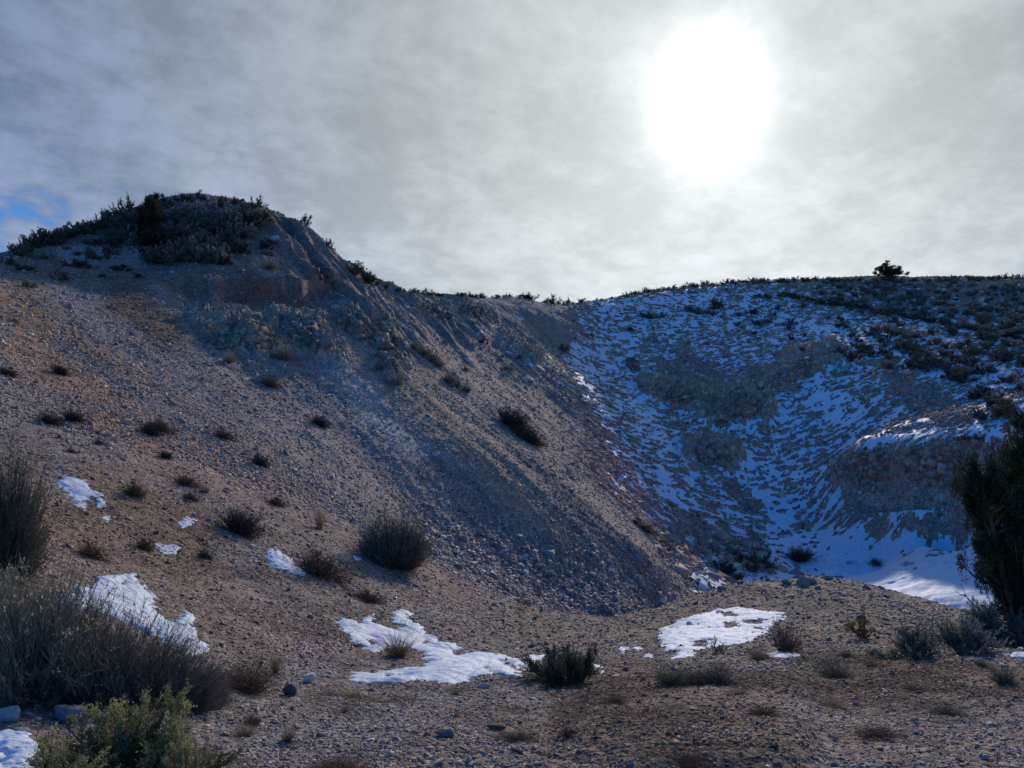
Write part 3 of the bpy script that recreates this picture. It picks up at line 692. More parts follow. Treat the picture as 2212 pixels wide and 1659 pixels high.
snow_patch([[(190,1270),(230,1245),(285,1240),(300,1265),(330,1292),(334,1314),(352,1338),(374,1352),(384,1336),(402,1326),(420,1340),(406,1352),(422,1374),(445,1395),(440,1410),(410,1420),(370,1400),(330,1370),(260,1340),(190,1320),(120,1300)]],
           [[(255,1258),(280,1255),(285,1266),(262,1268)]], 'long white snow drift behind the grey shrubs at left', seed=310, thick=.12)
snow_patch([[(-40,1590),(20,1580),(60,1600),(66,1620),(50,1640),(30,1655),(30,1700),(-60,1700)]], [], 'rounded snow lump in the bottom left corner', seed=311, thick=.14, res=120)
for i, (u, v, w) in enumerate([(1505,1402-16,10),(1555,1418,8),(1350,1405,10),(1392,1402,8),(1430,1398,8),(770,1205,9),(1880-470,1398,7)]):
    pass
for i, (u, v, w, lb) in enumerate([(1345,1404,12,'leftmost of the three small snow scraps left of the right snow patch'),(1378,1402,9,'middle one of the three small snow scraps left of the right snow patch'),
                               (1400,1418,8,'rightmost of the three small snow scraps left of the right snow patch'),(772,1206,10,'tiny snow scrap below the round grey shrub'),(232,1120,8,'tiny snow scrap below the hooked snow patch')]):
    snow_patch([[(u-w,v),(u,v-w*.5),(u+w,v-1),(u+w*.4,v+w*.4),(u-w*.5,v+w*.3)]], [], lb, seed=320+i, thick=.03, res=50)

# ------------------------------------------------------------------ plants
class Geo:
    """collects triangles / quads with a colour per vertex"""
    def __init__(s): s.V = []; s.Q = []; s.T = []; s.C = []; s.n = 0
    def add(s, V, Q=None, T=None, c=None):
        V = np.asarray(V, np.float32).reshape(-1, 3)
        if Q is not None: s.Q.append(np.asarray(Q) + s.n)
        if T is not None: s.T.append(np.asarray(T) + s.n)
        c = np.asarray(c, np.float32); s.C.append(np.broadcast_to(c, V.shape) if c.ndim == 1 else c)
        s.V.append(V); s.n += len(V)
    def mesh(s, name):
        fs = []
        if s.Q: fs.append(np.concatenate(s.Q))
        if s.T: fs.append(np.concatenate(s.T))
        return mesh_from(name, np.concatenate(s.V), fs, np.concatenate(s.C))
    def join(s, o):
        for V, in zip(o.V): pass
        off = s.n
        s.V += o.V; s.C += o.C; s.Q += [q + off for q in o.Q]; s.T += [t + off for t in o.T]; s.n += o.n
def norm(a): return a / np.maximum(np.linalg.norm(a, axis=-1, keepdims=True), 1e-9)
def tubes(g, Pn, r0, r1, c, sides=3):
    """Pn (n,k,3) polylines -> tapered tubes"""
    n, k, _ = Pn.shape; d = norm(Pn[:, -1] - Pn[:, 0]); up = np.where(np.abs(d[:, 2:3]) > .9, [[1., 0, 0]], [[0, 0, 1.]])
    a = norm(np.cross(d, up)); b = np.cross(d, a); t = np.linspace(0, 1, k)
    rad = np.asarray(r0).reshape(-1, 1) * (1 - t) + np.asarray(r1).reshape(-1, 1) * t
    rad = np.broadcast_to(rad, (n, k)); th = np.arange(sides) * 2 * np.pi / sides
    off = a[:, None, None] * np.cos(th)[None, None, :, None] + b[:, None, None] * np.sin(th)[None, None, :, None]
    V = Pn[:, :, None] + off * rad[..., None, None]
    I = np.arange(n * k * sides).reshape(n, k, sides); J = np.roll(I, -1, 2)
    Q = np.stack([I[:, :-1], J[:, :-1], J[:, 1:], I[:, 1:]], -1).reshape(-1, 4)
    cc = np.asarray(c, np.float32)
    cc = cc * 1.3
    if cc.ndim == 2: cc = np.repeat(cc, k * sides, 0)
    g.add(V, Q=Q, c=cc)
def leaves(g, p, d, L, w, c, rng, jit=.5):
    """narrow pointed leaves (two triangles as a quad) at p pointing along d"""
    n = len(p); d = norm(d + rng.normal(0, jit, (n, 3))); s = norm(np.cross(d, rng.normal(size=(n, 3))))
    L = np.broadcast_to(L, (n,))[:, None]; w = np.broadcast_to(w, (n,))[:, None]
    V = np.stack([p, p + d * L * .5 + s * w, p + d * L, p + d * L * .5 - s * w], 1)
    c = np.asarray(c, np.float32); c = np.broadcast_to(c, (n, 3)) * rng.uniform(.65, 1.35, (n, 1))
    g.add(V, Q=np.arange(4 * n).reshape(-1, 4), c=np.repeat(c * 1.35, 4, 0))
def curve(p0, d0, L, rng, k=5, bend=(0, 0, .3), jit=.08):
    n = len(p0); P_ = np.zeros((n, k, 3)); P_[:, 0] = p0; d = norm(d0); L = np.broadcast_to(L, (n,))[:, None]
    for i in range(1, k):
        P_[:, i] = P_[:, i - 1] + d * L / (k - 1); d = norm(d + np.array(bend) / (k - 1) + rng.normal(0, jit, (n, 3)))
    return P_
def along(Pn, idx, t):
    k = Pn.shape[1]; f = t * (k - 1); i = np.minimum(f.astype(int), k - 2); s = (f - i)[:, None]
    a = Pn[idx, i]; b = Pn[idx, i + 1]; return a * (1 - s) + b * s, norm(b - a)

def dirs(n, rng, lo=.05, hi=1.0, lean=(0, 0)):
    """directions over the upper hemisphere; z between lo and hi"""
    z = rng.uniform(lo, hi, n); a = rng.uniform(0, 2 * np.pi, n); r = np.sqrt(1 - np.minimum(z, .999) ** 2)
    return norm(np.stack([r * np.cos(a) + lean[0], r * np.sin(a) + lean[1], z], -1))

def g_broom(seed, n=240, tw=5, stem=(.10, .095, .08), tip=(.16, .15, .11), heads=.5, headc=(.42, .34, .18), leaf=(.16, .18, .13),
            nleaf=0, thick=.006, lean=(0, 0), lo=.12, leafw=.006):
    """rounded broom shrub 1 m across and 0.75 m high: many fine upcurving stems, some with seed heads"""
    rng = np.random.default_rng(seed); S_ = Geo(); T_ = Geo(); H_ = Geo()
    d = dirs(n, rng, lo, 1, lean); L = (.50 + .22 * d[:, 2]) * rng.uniform(.72, 1.12, n)
    lob = 1 + .16 * np.sin(3 * np.arctan2(d[:, 1], d[:, 0]) + seed) + .1 * np.sin(5 * np.arctan2(d[:, 1], d[:, 0]) + 2 * seed); L = L * lob
    p0 = np.stack([rng.normal(0, .05, n), rng.normal(0, .05, n), np.full(n, -.04)], -1) + d * [.04, .04, 0]
    Pn = curve(p0, d + rng.normal(0, .1, (n, 3)), L, rng, 5, (0, 0, .45), .07)
    tubes(S_, Pn, thick * rng.uniform(.7, 1.5, n), thick * .3, np.array(stem) * rng.uniform(.6, 1.5, (n, 1)))
    m = n * tw; idx = rng.integers(0, n, m); t = rng.uniform(.3, .97, m); p, dd = along(Pn, idx, t)
    q = norm(dd + rng.normal(0, .28, (m, 3)) + [0, 0, .15]); Lt = rng.uniform(.08, .24, m) * (1.2 - .5 * t)
    Pt = curve(p, q, Lt, rng, 3, (0, 0, .2), .08)
    tubes(T_, Pt, thick * .45, thick * .18, np.array(tip) * rng.uniform(.55, 1.5, (m, 1)))
    if nleaf:
        j = rng.integers(0, m, nleaf); pl, dl = along(Pt, j, rng.uniform(.1, 1, nleaf)); leaves(T_, pl, dl, rng.uniform(.02, .045, nleaf), leafw, leaf, rng, .45)
    hk = rng.random(m) < heads * ss(.35, .75, Pt[:, -1, 2])
    pe = Pt[hk, -1]
    if len(pe):
        pe = np.repeat(pe, 5, 0) + rng.normal(0, .010, (len(pe) * 5, 3)); leaves(T_, pe, np.tile([0, 0, 1.], (len(pe), 1)), .022, .006, headc, rng, .8)
    return {'stems': S_, 'foliage': T_}

def g_sage(seed, n=26, leafc=(.20, .22, .15), woody=(.09, .075, .06), lo=.1, up=.35, nl=26, ls=.035, lean=(0, 0), tipc=None):
    """sagebrush 1 m across: gnarled limbs carrying tufts of small grey-green leaves"""
    rng = np.random.default_rng(seed); S_ = Geo(); L_ = Geo()
    d = dirs(n, rng, lo, 1, lean); Lm = rng.uniform(.28, .62, n)
    Pn = curve(np.tile([[0, 0, -.05]], (n, 1)) + rng.normal(0, .04, (n, 3)) * [1, 1, 0], d, Lm, rng, 6, (0, 0, up), .22)
    tubes(S_, Pn, rng.uniform(.012, .022, n), .005, np.array(woody) * rng.uniform(.6, 1.5, (n, 1)), 4)
    m = n * 9; idx = rng.integers(0, n, m); t = rng.uniform(.35, 1, m); p, dd = along(Pn, idx, t)
    Pt = curve(p, dd + rng.normal(0, .5, (m, 3)) + [0, 0, .45], rng.uniform(.08, .24, m), rng, 4, (0, 0, .5), .14)
    tubes(S_, Pt, .005, .0018, np.array(woody) * rng.uniform(.8, 1.9, (m, 1)))
    kk = m * nl; j = rng.integers(0, m, kk); tt = rng.uniform(.25, 1.05, kk); pl, dl = along(Pt, j, np.minimum(tt, .999))
    pl = pl + rng.normal(0, .012, pl.shape)
    c = np.array(leafc)[None] * np.ones((kk, 1))
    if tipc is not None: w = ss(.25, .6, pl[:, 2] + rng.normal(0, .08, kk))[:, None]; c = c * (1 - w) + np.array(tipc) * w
    cl_ = .7 + .6 * np.random.default_rng(seed + 1).random(m); c = c * cl_[j][:, None]
    leaves(L_, pl, dl, rng.uniform(.6, 1.3, kk) * ls, ls * .19, c, rng, .45)
    return {'branches': S_, 'foliage': L_}

def g_dead(seed, n=110, c=(.085, .06, .045), tw=6, lo=.05, spread=1.0, up=.3, th=.006, leaf=(.13, .09, .06), nleaf=900):
    """dried tangled twiggy shrub"""
    rng = np.random.default_rng(seed); S_ = Geo(); T_ = Geo()
    d = dirs(n, rng, lo, 1) * [spread, spread, 1]; Pn = curve(rng.normal(0, .07, (n, 3)) * [1, 1, .2] + [0, 0, -.03], d, rng.uniform(.3, .68, n), rng, 6, (0, 0, up), .17)
    tubes(S_, Pn, th * rng.uniform(.6, 1.6, n), th * .3, np.array(c) * rng.uniform(.6, 1.7, (n, 1)))
    m = n * tw; idx = rng.integers(0, n, m); p, dd = along(Pn, idx, rng.uniform(.25, 1, m))
    Pt = curve(p, dd + rng.normal(0, .55, (m, 3)), rng.uniform(.06, .2, m), rng, 3, (0, 0, .1), .2)
    tubes(T_, Pt, th * .4, th * .18, np.array(c) * rng.uniform(.6, 2.0, (m, 1)))
    j = rng.integers(0, m, nleaf); pl, dl = along(Pt, j, rng.uniform(.2, 1, nleaf)); leaves(T_, pl, dl, .028, .006, leaf, rng, .8)
    return {'stems': S_, 'twigs': T_}

def g_grass(seed, n=260, c=(.40, .31, .19), w=.006, spread=.45):
    rng = np.random.default_rng(seed); g = Geo()
    d = norm(np.stack([rng.normal(0, spread, n), rng.normal(0, spread, n), np.ones(n)], -1))
    Pn = curve(rng.normal(0, .10, (n, 3)) * [1, 1, 0] + [0, 0, -.03], d, rng.uniform(.5, 1.05, n), rng, 4, (0, 0, -.25), .07)
    tubes(g, Pn, w, w * .25, np.array(c) * rng.uniform(.6, 1.4, (n, 1)))
    return {'blades': g}

def clumps(g, cen, rad, n, ls, c, rng, flat=.8):
    """foliage tufts: short scale-leaf sprays packed round each centre, pointing outward and up"""
    k = len(cen); j = np.repeat(np.arange(k), n); d = norm(rng.normal(size=(k * n, 3))); r = rng.uniform(.25, 1, k * n) ** .6
    p = cen[j] + d * (rad[j] * r)[:, None] * [1, 1, flat]
    cc = np.array(c)[None] * (rng.uniform(.65, 1.4, k)[j])[:, None]
    leaves(g, p, d * .8 + [0, 0, .5], ls * rng.uniform(.6, 1.4, k * n), ls * .17, cc, rng, .4)

def g_juniper(seed, shape, trunk, nlimb, ncl, nleaf, ls, c=(.075, .085, .045), bark=(.10, .075, .055), rad=.09, dead=10, open_=0.0):
    """juniper: shape(z) gives the crown's half width at height z (0..1); unit height"""
    rng = np.random.default_rng(seed); S_ = Geo(); L_ = Geo(); D_ = Geo()
    tp = curve(np.array([[0, 0, -.04]] * len(trunk)), np.array(trunk, float), np.linalg.norm(np.array(trunk), axis=1), rng, 8, (0, 0, .05), .05)
    tubes(S_, tp, np.full(len(trunk), .034), .006, bark, 8)
    z0 = rng.uniform(.10, .97, nlimb); ti = rng.integers(0, len(trunk), nlimb)
    p, dd = along(tp, ti, z0); a = rng.uniform(0, 2 * np.pi, nlimb)
    reach = np.array([shape(z, q) for z, q in zip(p[:, 2], a)]) * rng.uniform(.7, 1.08, nlimb)
    ld = np.stack([np.cos(a), np.sin(a), rng.uniform(.15, .75, nlimb)], -1)
    Pl = curve(p, ld, reach, rng, 6, (0, 0, .5), .12)
    tubes(S_, Pl, .009, .003, np.array(bark) * rng.uniform(.7, 1.3, (nlimb, 1)), 4)
    m = ncl; j = rng.integers(0, nlimb, m); t = rng.uniform(.35, 1, m) ** .8; pc, _ = along(Pl, j, np.minimum(t, .999))
    pc = pc + rng.normal(0, .022, pc.shape); rr = rad * rng.uniform(.45, 1.1, m)
    if open_: k = fbm(pc[:, 0] * 7 + 3, pc[:, 2] * 7 + pc[:, 1] * 3, 2, seed) > open_; pc = pc[k]; rr = rr[k]
    clumps(L_, pc, rr * .55, nleaf, ls, c, rng, 1.0)
    if dead:
        a = rng.uniform(0, 2 * np.pi, dead); pd = np.stack([np.zeros(dead), np.zeros(dead), rng.uniform(.05, .2, dead)], -1)
        Pd = curve(pd, np.stack([np.cos(a), np.sin(a), rng.uniform(.0, .3, dead)], -1), rng.uniform(.25, .42, dead), rng, 6, (0, 0, .1), .2)
        tubes(D_, Pd, .007, .002, (.13, .105, .09), 4)
        mm = dead * 9; j = rng.integers(0, dead, mm); pp, d2 = along(Pd, j, rng.uniform(.3, 1, mm)); tubes(D_, curve(pp, d2 + rng.normal(0, .5, (mm, 3)), .08, rng, 3, (0, 0, .1), .2), .003, .001, (.13, .105, .09))
    o = {'trunk': S_, 'crown': L_}
    if dead: o['dead_branches'] = D_
    return o

PMAT = {'stems': M_twig, 'twigs': M_twig, 'branches': M_twig, 'trunk': M_twig, 'dead_branches': M_twig, 'foliage': M_leaf, 'crown': M_leaf, 'seed_heads': M_leaf, 'blades': M_leaf}
CACHE = {}
def proto(key, fn):
    if key not in CACHE:
        d = fn(); CACHE[key] = {'geo': d}
    return CACHE[key]
def plant(key, fn, name, cat, label, xyz, sc3, rz=0, parts=True, group=None, tilt=(0, 0)):
    pr = proto(key, fn)
    if parts and len(pr['geo']) > 1:
        o = bpy.data.objects.new(name, None); COL.objects.link(o); o.empty_display_size = .2
        for k, g in pr['geo'].items():
            mk = 'me_' + k
            if mk not in pr: pr[mk] = g.mesh(k)
            link(k, pr[mk], PMAT[k], parent=o)
    else:
        if 'all' not in pr:
            J = Geo()
            for g in pr['geo'].values(): J.join(g)
            pr['all'] = J.mesh(name)
        o = link(name, pr['all'], M_leaf)
    o['label'] = label; o['category'] = cat
    if group: o['group'] = group
    o.location = xyz; o.scale = sc3; o.rotation_euler = (tilt[0], tilt[1], rz)
    return o
SMALL = ('sage', 'far_s', 'skyli', 'dark_', 'brown', 'red_t')
def at(u, v, w, h, hw=.75, ww=1.0, rmin=1.6, sink=0.0):
    """ground position and object scale for a plant seen w wide and h high in the photo"""
    x, y, z = hit(u, v, rmin); dep = y * CP + z * SP
    a = w * dep / F / ww; b = h * dep / F / hw
    return (x, y, z - sink * b), (a, a * .9, b)

# ---- shared kinds
K = {
 'broom_dark':  lambda: g_broom(11, 1100, 9, tip=(.15,.15,.12), stem=(.07,.065,.055), heads=.10, headc=(.34,.26,.13), thick=.0035, nleaf=9000, leaf=(.11,.12,.085), leafw=.003),
 'broom_grey':  lambda: g_broom(12, 1000, 9, tip=(.26,.25,.215), stem=(.12,.11,.10), heads=.22, headc=(.40,.31,.19), thick=.0032, nleaf=8000, leaf=(.15,.155,.12), leafw=.003),
 'broom_grey2': lambda: g_broom(13, 800, 9, tip=(.24,.225,.20), stem=(.11,.10,.09), heads=.16, headc=(.42,.32,.18), thick=.0032, lean=(.25,0), nleaf=5000, leaf=(.15,.15,.12), leafw=.003),
 'broom_mid':   lambda: g_broom(14, 1000, 8, tip=(.17,.17,.15), stem=(.10,.10,.09), heads=.35, headc=(.40,.35,.22), thick=.005, lean=(.15,0), lo=.18, nleaf=4000, leaf=(.15,.16,.13), leafw=.004),
 'broom_pale':  lambda: g_broom(15, 200, 6, tip=(.34,.29,.20), stem=(.20,.17,.13), heads=.85, headc=(.50,.42,.27), thick=.010, lo=.05),
 'broom_tan':   lambda: g_broom(16, 200, 6, tip=(.26,.22,.16), stem=(.15,.13,.11), heads=.6, headc=(.42,.35,.24), thick=.010, lo=.05),
 'dark_brush':  lambda: g_dead(21, 260, c=(.05,.04,.034), tw=9, lo=.25, nleaf=5000, leaf=(.06,.05,.04), th=.007),
 'brown_brush': lambda: g_dead(22, 200, c=(.09,.065,.048), tw=8, lo=.15, nleaf=3000, leaf=(.13,.085,.055), th=.006),
 'dead_tangle': lambda: g_dead(23, 260, c=(.085,.055,.042), tw=8, lo=.02, nleaf=1500, leaf=(.15,.09,.055), th=.004),
 'red_twigs':   lambda: g_dead(24, 120, c=(.12,.07,.055), tw=6, lo=.45, up=.5, nleaf=500, leaf=(.14,.08,.06), th=.006),
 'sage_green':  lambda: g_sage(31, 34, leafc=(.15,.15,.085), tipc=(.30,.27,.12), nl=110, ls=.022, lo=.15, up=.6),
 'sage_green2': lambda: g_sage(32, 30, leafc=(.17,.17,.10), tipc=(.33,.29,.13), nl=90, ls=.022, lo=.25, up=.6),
 'sage_dark':   lambda: g_sage(33, 34, leafc=(.085,.09,.06), nl=40, ls=.03, lo=.05, up=.25),
 'sage_grey':   lambda: g_sage(34, 34, leafc=(.13,.145,.125), nl=44, ls=.03, lo=.1, up=.3),
 'sage_sparse': lambda: g_sage(35, 12, leafc=(.10,.11,.075), nl=9, ls=.03, lo=.2, up=.2),
 'grass_tan':   lambda: g_grass(41), 'grass_wide': lambda: g_grass(42, 320, spread=.9),
 'grass_green': lambda: g_grass(43, 420, c=(.20,.20,.14), spread=.8),
}
for i in range(4):
    K['far_sage%d' % i] = (lambda i=i: g_sage(50 + i, 16, leafc=[(.10,.105,.085),(.13,.13,.115),(.075,.08,.065),(.19,.18,.165)][i], nl=9, ls=.085, lo=.05, up=.3, woody=(.05,.045,.04)))
    K['skyline%d' % i] = (lambda i=i: g_sage(60 + i, 14, leafc=(.06,.062,.05), nl=12, ls=.06, lo=.1, up=.5, woody=(.05,.045,.04)))
NPL = [0]
BULK = {}
def bulk(bag, kind, u, v, w, h, rmin):
    """one of hundreds of tiny far bushes: goes into one shared mesh"""
    w *= 1.1; h *= 1.25
    loc, s3 = at(u, v, w, h, .72, 1.0, rmin, .04); NPL[0] += 1
    g = proto(kind, K[kind])['geo']; B_ = BULK.setdefault(bag, Geo()); a = NPL[0] * 2.4; ca, sa = math.cos(a), math.sin(a)
    for q in g.values():
        V = np.concatenate(q.V); x_ = V[:, 0] * ca - V[:, 1] * sa; y_ = V[:, 0] * sa + V[:, 1] * ca
        V = np.stack([x_ * s3[0], y_ * s3[1], V[:, 2] * s3[2]], -1) + np.array(loc)
        B_.add(V, Q=np.concatenate(q.Q) if q.Q else None, c=np.concatenate(q.C))
def put(kind, u, v, w, h, label, name='shrub', cat='shrub', parts=True, group=None, rz=None, hw=.72, ww=1.0, tilt=(0, 0), rmin=1.6, sink=.04):
    NPL[0] += 1
    if kind.startswith(SMALL): w *= 1.18; h *= 1.22
    loc, sc3 = at(u, v, w, h, hw, ww, rmin, sink)
    return plant(kind, K[kind], name, cat, label, loc, sc3, NPL[0] * 2.4 if rz is None else rz, parts, group, tilt)

# foreground left
put('broom_dark', 5, 1240, 190, 275, 'tall dark rounded shrub cut by the left edge, tan tipped', name='rabbitbrush', ww=1.15)
put('broom_grey', 75, 1505, 340, 275, 'big grey-green twiggy shrub at the left edge in front of the snow drift', name='rabbitbrush')
put('broom_grey2', 220, 1512, 290, 205, 'wide dark twiggy shrub reaching over the long snow drift', name='rabbitbrush', rz=.2)
put('broom_grey2', 350, 1525, 220, 150, 'brownish twiggy shrub leaning right below the snow drift end', name='rabbitbrush', rz=-.3)
put('broom_grey', 30, 1400, 200, 170, 'pale-topped grey shrub behind the big twiggy shrub at left', name='rabbitbrush')
put('broom_dark', 440, 1530, 100, 90, 'small thin grey shrub right of the leaning twiggy shrub', name='rabbitbrush')
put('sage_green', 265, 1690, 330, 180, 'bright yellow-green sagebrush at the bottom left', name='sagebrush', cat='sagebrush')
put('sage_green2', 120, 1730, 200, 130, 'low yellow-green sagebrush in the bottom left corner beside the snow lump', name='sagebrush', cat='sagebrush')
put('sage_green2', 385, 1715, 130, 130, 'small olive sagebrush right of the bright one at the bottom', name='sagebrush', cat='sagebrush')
put('dead_tangle', 530, 1492, 165, 80, 'brown dried tangled shrub right of the grey shrubs', name='dried_shrub', hw=.6)
put('grass_tan', 595, 1440+15, 28, 42, 'tan grass tuft behind the brown dried shrub', name='grass_tuft', cat='grass tuft')
# left slope
SL = [('dark_brush',515,1156,80,66,'dark bristly shrub above the oval snow patch on the left slope'),
 ('brown_brush',692,1248,105,72,'dark brown shrub right of the oval snow patch'),
 ('brown_brush',195,1212,62,48,'brown shrub on the left slope above the big grey shrubs'),
 ('brown_brush',310,1190,34,34,'small reddish brown shrub left of the triangular snow patch'),
 ('brown_brush',440,1208,26,26,'small brown shrub between triangular and oval snow patches'),
 ('brown_brush',345,935,50,38,'red-brown shrub high on the orange slope'),
 ('dark_brush',322,942,34,32,'dark shrub just left of the red-brown shrub on the orange slope'),
 ('dark_brush',106,920,44,32,'left one of two dark shrubs on the orange slope'),
 ('dark_brush',156,914,38,34,'right one of two dark shrubs on the orange slope'),
 ('dark_brush',356,992,26,20,'small dark round shrub below the red-brown shrub'),
 ('brown_brush',215,962,22,16,'tiny reddish shrub above the hooked snow patch'),
 ('brown_brush',155,980,22,14,'tiny brown shrub on the gravel left of the tiny reddish shrub'),
 ('brown_brush',484,950,42,28,'elongated brown shrub on the slope right of the red-brown one'),
 ('brown_brush',404,1052,46,32,'brown shrub midway down the left slope'),
 ('brown_brush',412,1082,30,22,'small shrub just below the brown one midway down the slope'),
 ('dark_brush',560,1008,34,30,'sparse brown shrub on the gravel below the elongated shrub'),
 ('brown_brush',598,1092,32,20,'small brown shrub between the dark bristly shrub and the tan grass tuft'),
 ('brown_brush',288,1075,40,44,'thin brown shrub right of the hooked snow patch'),
 ('dark_brush',128,812,34,28,'brown shrub on the upper orange slope'),
 ('dark_brush',14,812,36,20,'dark shrub at the left edge of the upper orange slope'),
 ('dark_brush',688,922,36,28,'small dark shrub on the talus right of the orange slope'),
 ('brown_brush',582,838,40,34,'brown shrub below the rock outcrop'),
 ('brown_brush',800,1302,60,26,'low dark shrub behind the large snow patch'),
 ('dark_brush',1104,930,72,58,'big dark rounded bush standing alone on the talus'),
 ('dark_brush',1138,958,66,40,'low dark tail of brush downhill of the big talus bush'),
 ('brown_brush',1392,1150,40,26,'dark shrub low on the talus near the snow'),
 ('broom_tan',1436,1184,36,26,'grey shrub low on the talus just downhill of a dark one'),
 ('brown_brush',1372,1132,16,14,'tiny shrub at the top of three low talus shrubs')]
for i, (k, u, v, w, h, lb) in enumerate(SL): put(k, u, v - h * .12, w * 1.1, h * .78, lb, tilt=(0, .42), rz=-.25 + .5 * (i * .37 % 1))
put('broom_mid', 842, 1218, 140, 112, 'large grey rounded shrub at the edge of the talus', name='rabbitbrush', rz=.3)
put('brown_brush', 880, 1226, 70, 40, 'low brown twigs at the right foot of the large grey rounded shrub')
put('grass_tan', 690, 1142, 30, 44, 'upright tan grass tuft left of the large grey rounded shrub', name='grass_tuft', cat='grass tuft')
put('broom_pale', 440, 1066, 22, 18, 'little pale tan tuft midway down the left slope', name='grass_tuft', cat='grass tuft')
for u, v, w, h, lb in [(610,776,50,38,'round straw-coloured bush below the rock outcrop'),(494,784,30,24,'small pale bush left of the round straw-coloured one'),
    (582,580,38,28,'pale round bush on the bare hill flank'),(857,832,30,32,'pale yellow bush below the cliffs'),(818,800,20,26,'faded bush just above the pale yellow one')]:
    put('broom_pale', u, v, w, h, lb, name='rabbitbrush')
for i, (u, v, w, h) in enumerate([(892,754,26,18),(912,766,36,26),(930,780,38,28),(946,792,30,22),(968,826,34,26),(984,838,30,24),(1006,846,26,20)]):
    put('broom_tan', u, v, w, h, ['topmost','second','third','fourth','fifth','sixth','lowest'][i] + ' of the seven tan bushes lined down the talus', name='rabbitbrush', group='tan bushes in a line down the talus')
for i, (u, v, w, h, lb) in enumerate([(958,742,16,9,'tiny dark shrub right of the line of tan bushes'),(1003,802,22,12,'brown clump beside the line of tan bushes'),
    (1045,742,22,16,'dark shrub above the snow strip on the slope'),(1100,800,26,14,'dark low shrub between two snow strips'),(1122,778,16,10,'small dark shrub just above the low dark one'),
    (1218,758,26,18,'dark bush left of the rocky band on the snowy wall'),(1020,700,12,8,'tiny dark shrub near the top of the slope'),(970,690,12,8,'tiny dark shrub below the rim')]):
    put('far_sage%d' % (i % 4), u, v, w, h, lb, name='sagebrush', parts=False)

# foreground middle and right
put('sage_dark', 1195, 1470, 160, 62, 'low spreading dark part of sagebrush by the large snow patch', name='sagebrush', cat='sagebrush', hw=.62)
put('sage_dark', 1240, 1478, 105, 108, 'dark upright sagebrush standing at the right end of the large snow patch', name='sagebrush', cat='sagebrush', hw=.66, ww=.8)
put('red_twigs', 1700, 1408, 88, 78, 'reddish bare twiggy bush at the right end of the flat snow patch', name='twiggy_bush', cat='bush')
put('sage_sparse', 1545, 1412, 75, 36, 'small dark sprawling plant growing through the flat snow patch', name='small_plant', cat='plant')
put('grass_green', 1450, 1478, 80, 44, 'grey-green grass clump below the flat snow patch', name='grass_clump', cat='grass', hw=.8)
put('grass_green', 1550, 1474, 90, 40, 'right grey-green grass clump below the small dark plant', name='grass_clump', cat='grass', hw=.8)
put('dead_tangle', 1500, 1476, 90, 26, 'dark fallen twigs between the two grass clumps', name='dried_shrub', hw=.6)
put('sage_grey', 1985, 1420, 130, 76, 'grey-green sagebrush below the juniper, left of two', name='sagebrush', cat='sagebrush')
put('sage_grey', 2080, 1412, 130, 96, 'taller grey-green sagebrush against the foot of the juniper', name='sagebrush', cat='sagebrush')
put('sage_sparse', 2030, 1395, 70, 76, 'bare-topped grey shrub between the two sagebrush', name='shrub')
put('sage_grey', 2150, 1395, 130, 110, 'dark sagebrush under the juniper trunk', name='sagebrush', cat='sagebrush')
put('grass_green', 1805, 1462, 90, 40, 'green grass clump in the right foreground', name='grass_clump', cat='grass', hw=.8)
TUFTS = [(700-170,1592,46,32,'tan grass tuft in the lower left gravel'),(622,1603,26,36,'upright pale grass tuft right of the tan one in the lower left gravel'),(745,1565-25,22,20,'tiny tan tuft on the gravel below the white rock'),
 (1640,1424,60,26,'straw-coloured tuft below the flat snow patch'),(1885,1440,44,20,'straw-coloured tuft in the right foreground below the sapling'),(1830,1420,30,14,'small straw tuft near the dark stone below the sapling'),
 (1890,1415,34,14,'small tan tuft right of the dark stone'),(1985,1490,70,18,'low tan tuft in the right foreground'),(1800,1525,60,18,'low brownish tuft in the lower right'),(2050,1545,80,22,'flat olive tuft in the lower right'),
 (1560,1450,40,16,'low straw tuft between the grass clumps'),(985,1560-60,26,14,'small tuft in front of the large snow patch'),(2170,1478,60,40,'dark low tuft near the right edge'),(860,1412+6,70,54,'thin dead stalks standing in the gap of the large snow patch'),
 (1600,1452+50,50,14,'flat tan tuft on the brown bank'),(2120,1440,30,16,'small dark tuft under the snow streak at right'),(760,1505,44,16,'brown tuft left of the flat pale slab')]
for i, (u, v, w, h, lb) in enumerate(TUFTS):
    put('grass_green' if 'olive' in lb or 'dark' in lb else 'grass_wide', u, v, w, h, lb, name='grass_tuft', cat='grass tuft', hw=.75)
for i, (u, v, w, h, lb) in enumerate([(720,1665,160,26,'dark dried plant at the bottom edge left of centre'),(1120,1600,110,22,'flattened brown plant in the lower middle'),(1230,1588,60,20,'low brown plant right of the flattened one'),
    (1330,1520,70,16,'low dried plant on the brown bank'),(1650,1545,90,20,'dried plant in the lower right gravel'),(1900,1595,120,24,'dark dried plant in the lower right'),(545,1575-10,60,26,'thin brown plant below the dried shrub'),(1490,1652,120,26,'brown dried plant at the bottom edge')]):
    put('dead_tangle', u, v, w, h, lb, name='dried_plant', cat='plant', hw=.6)

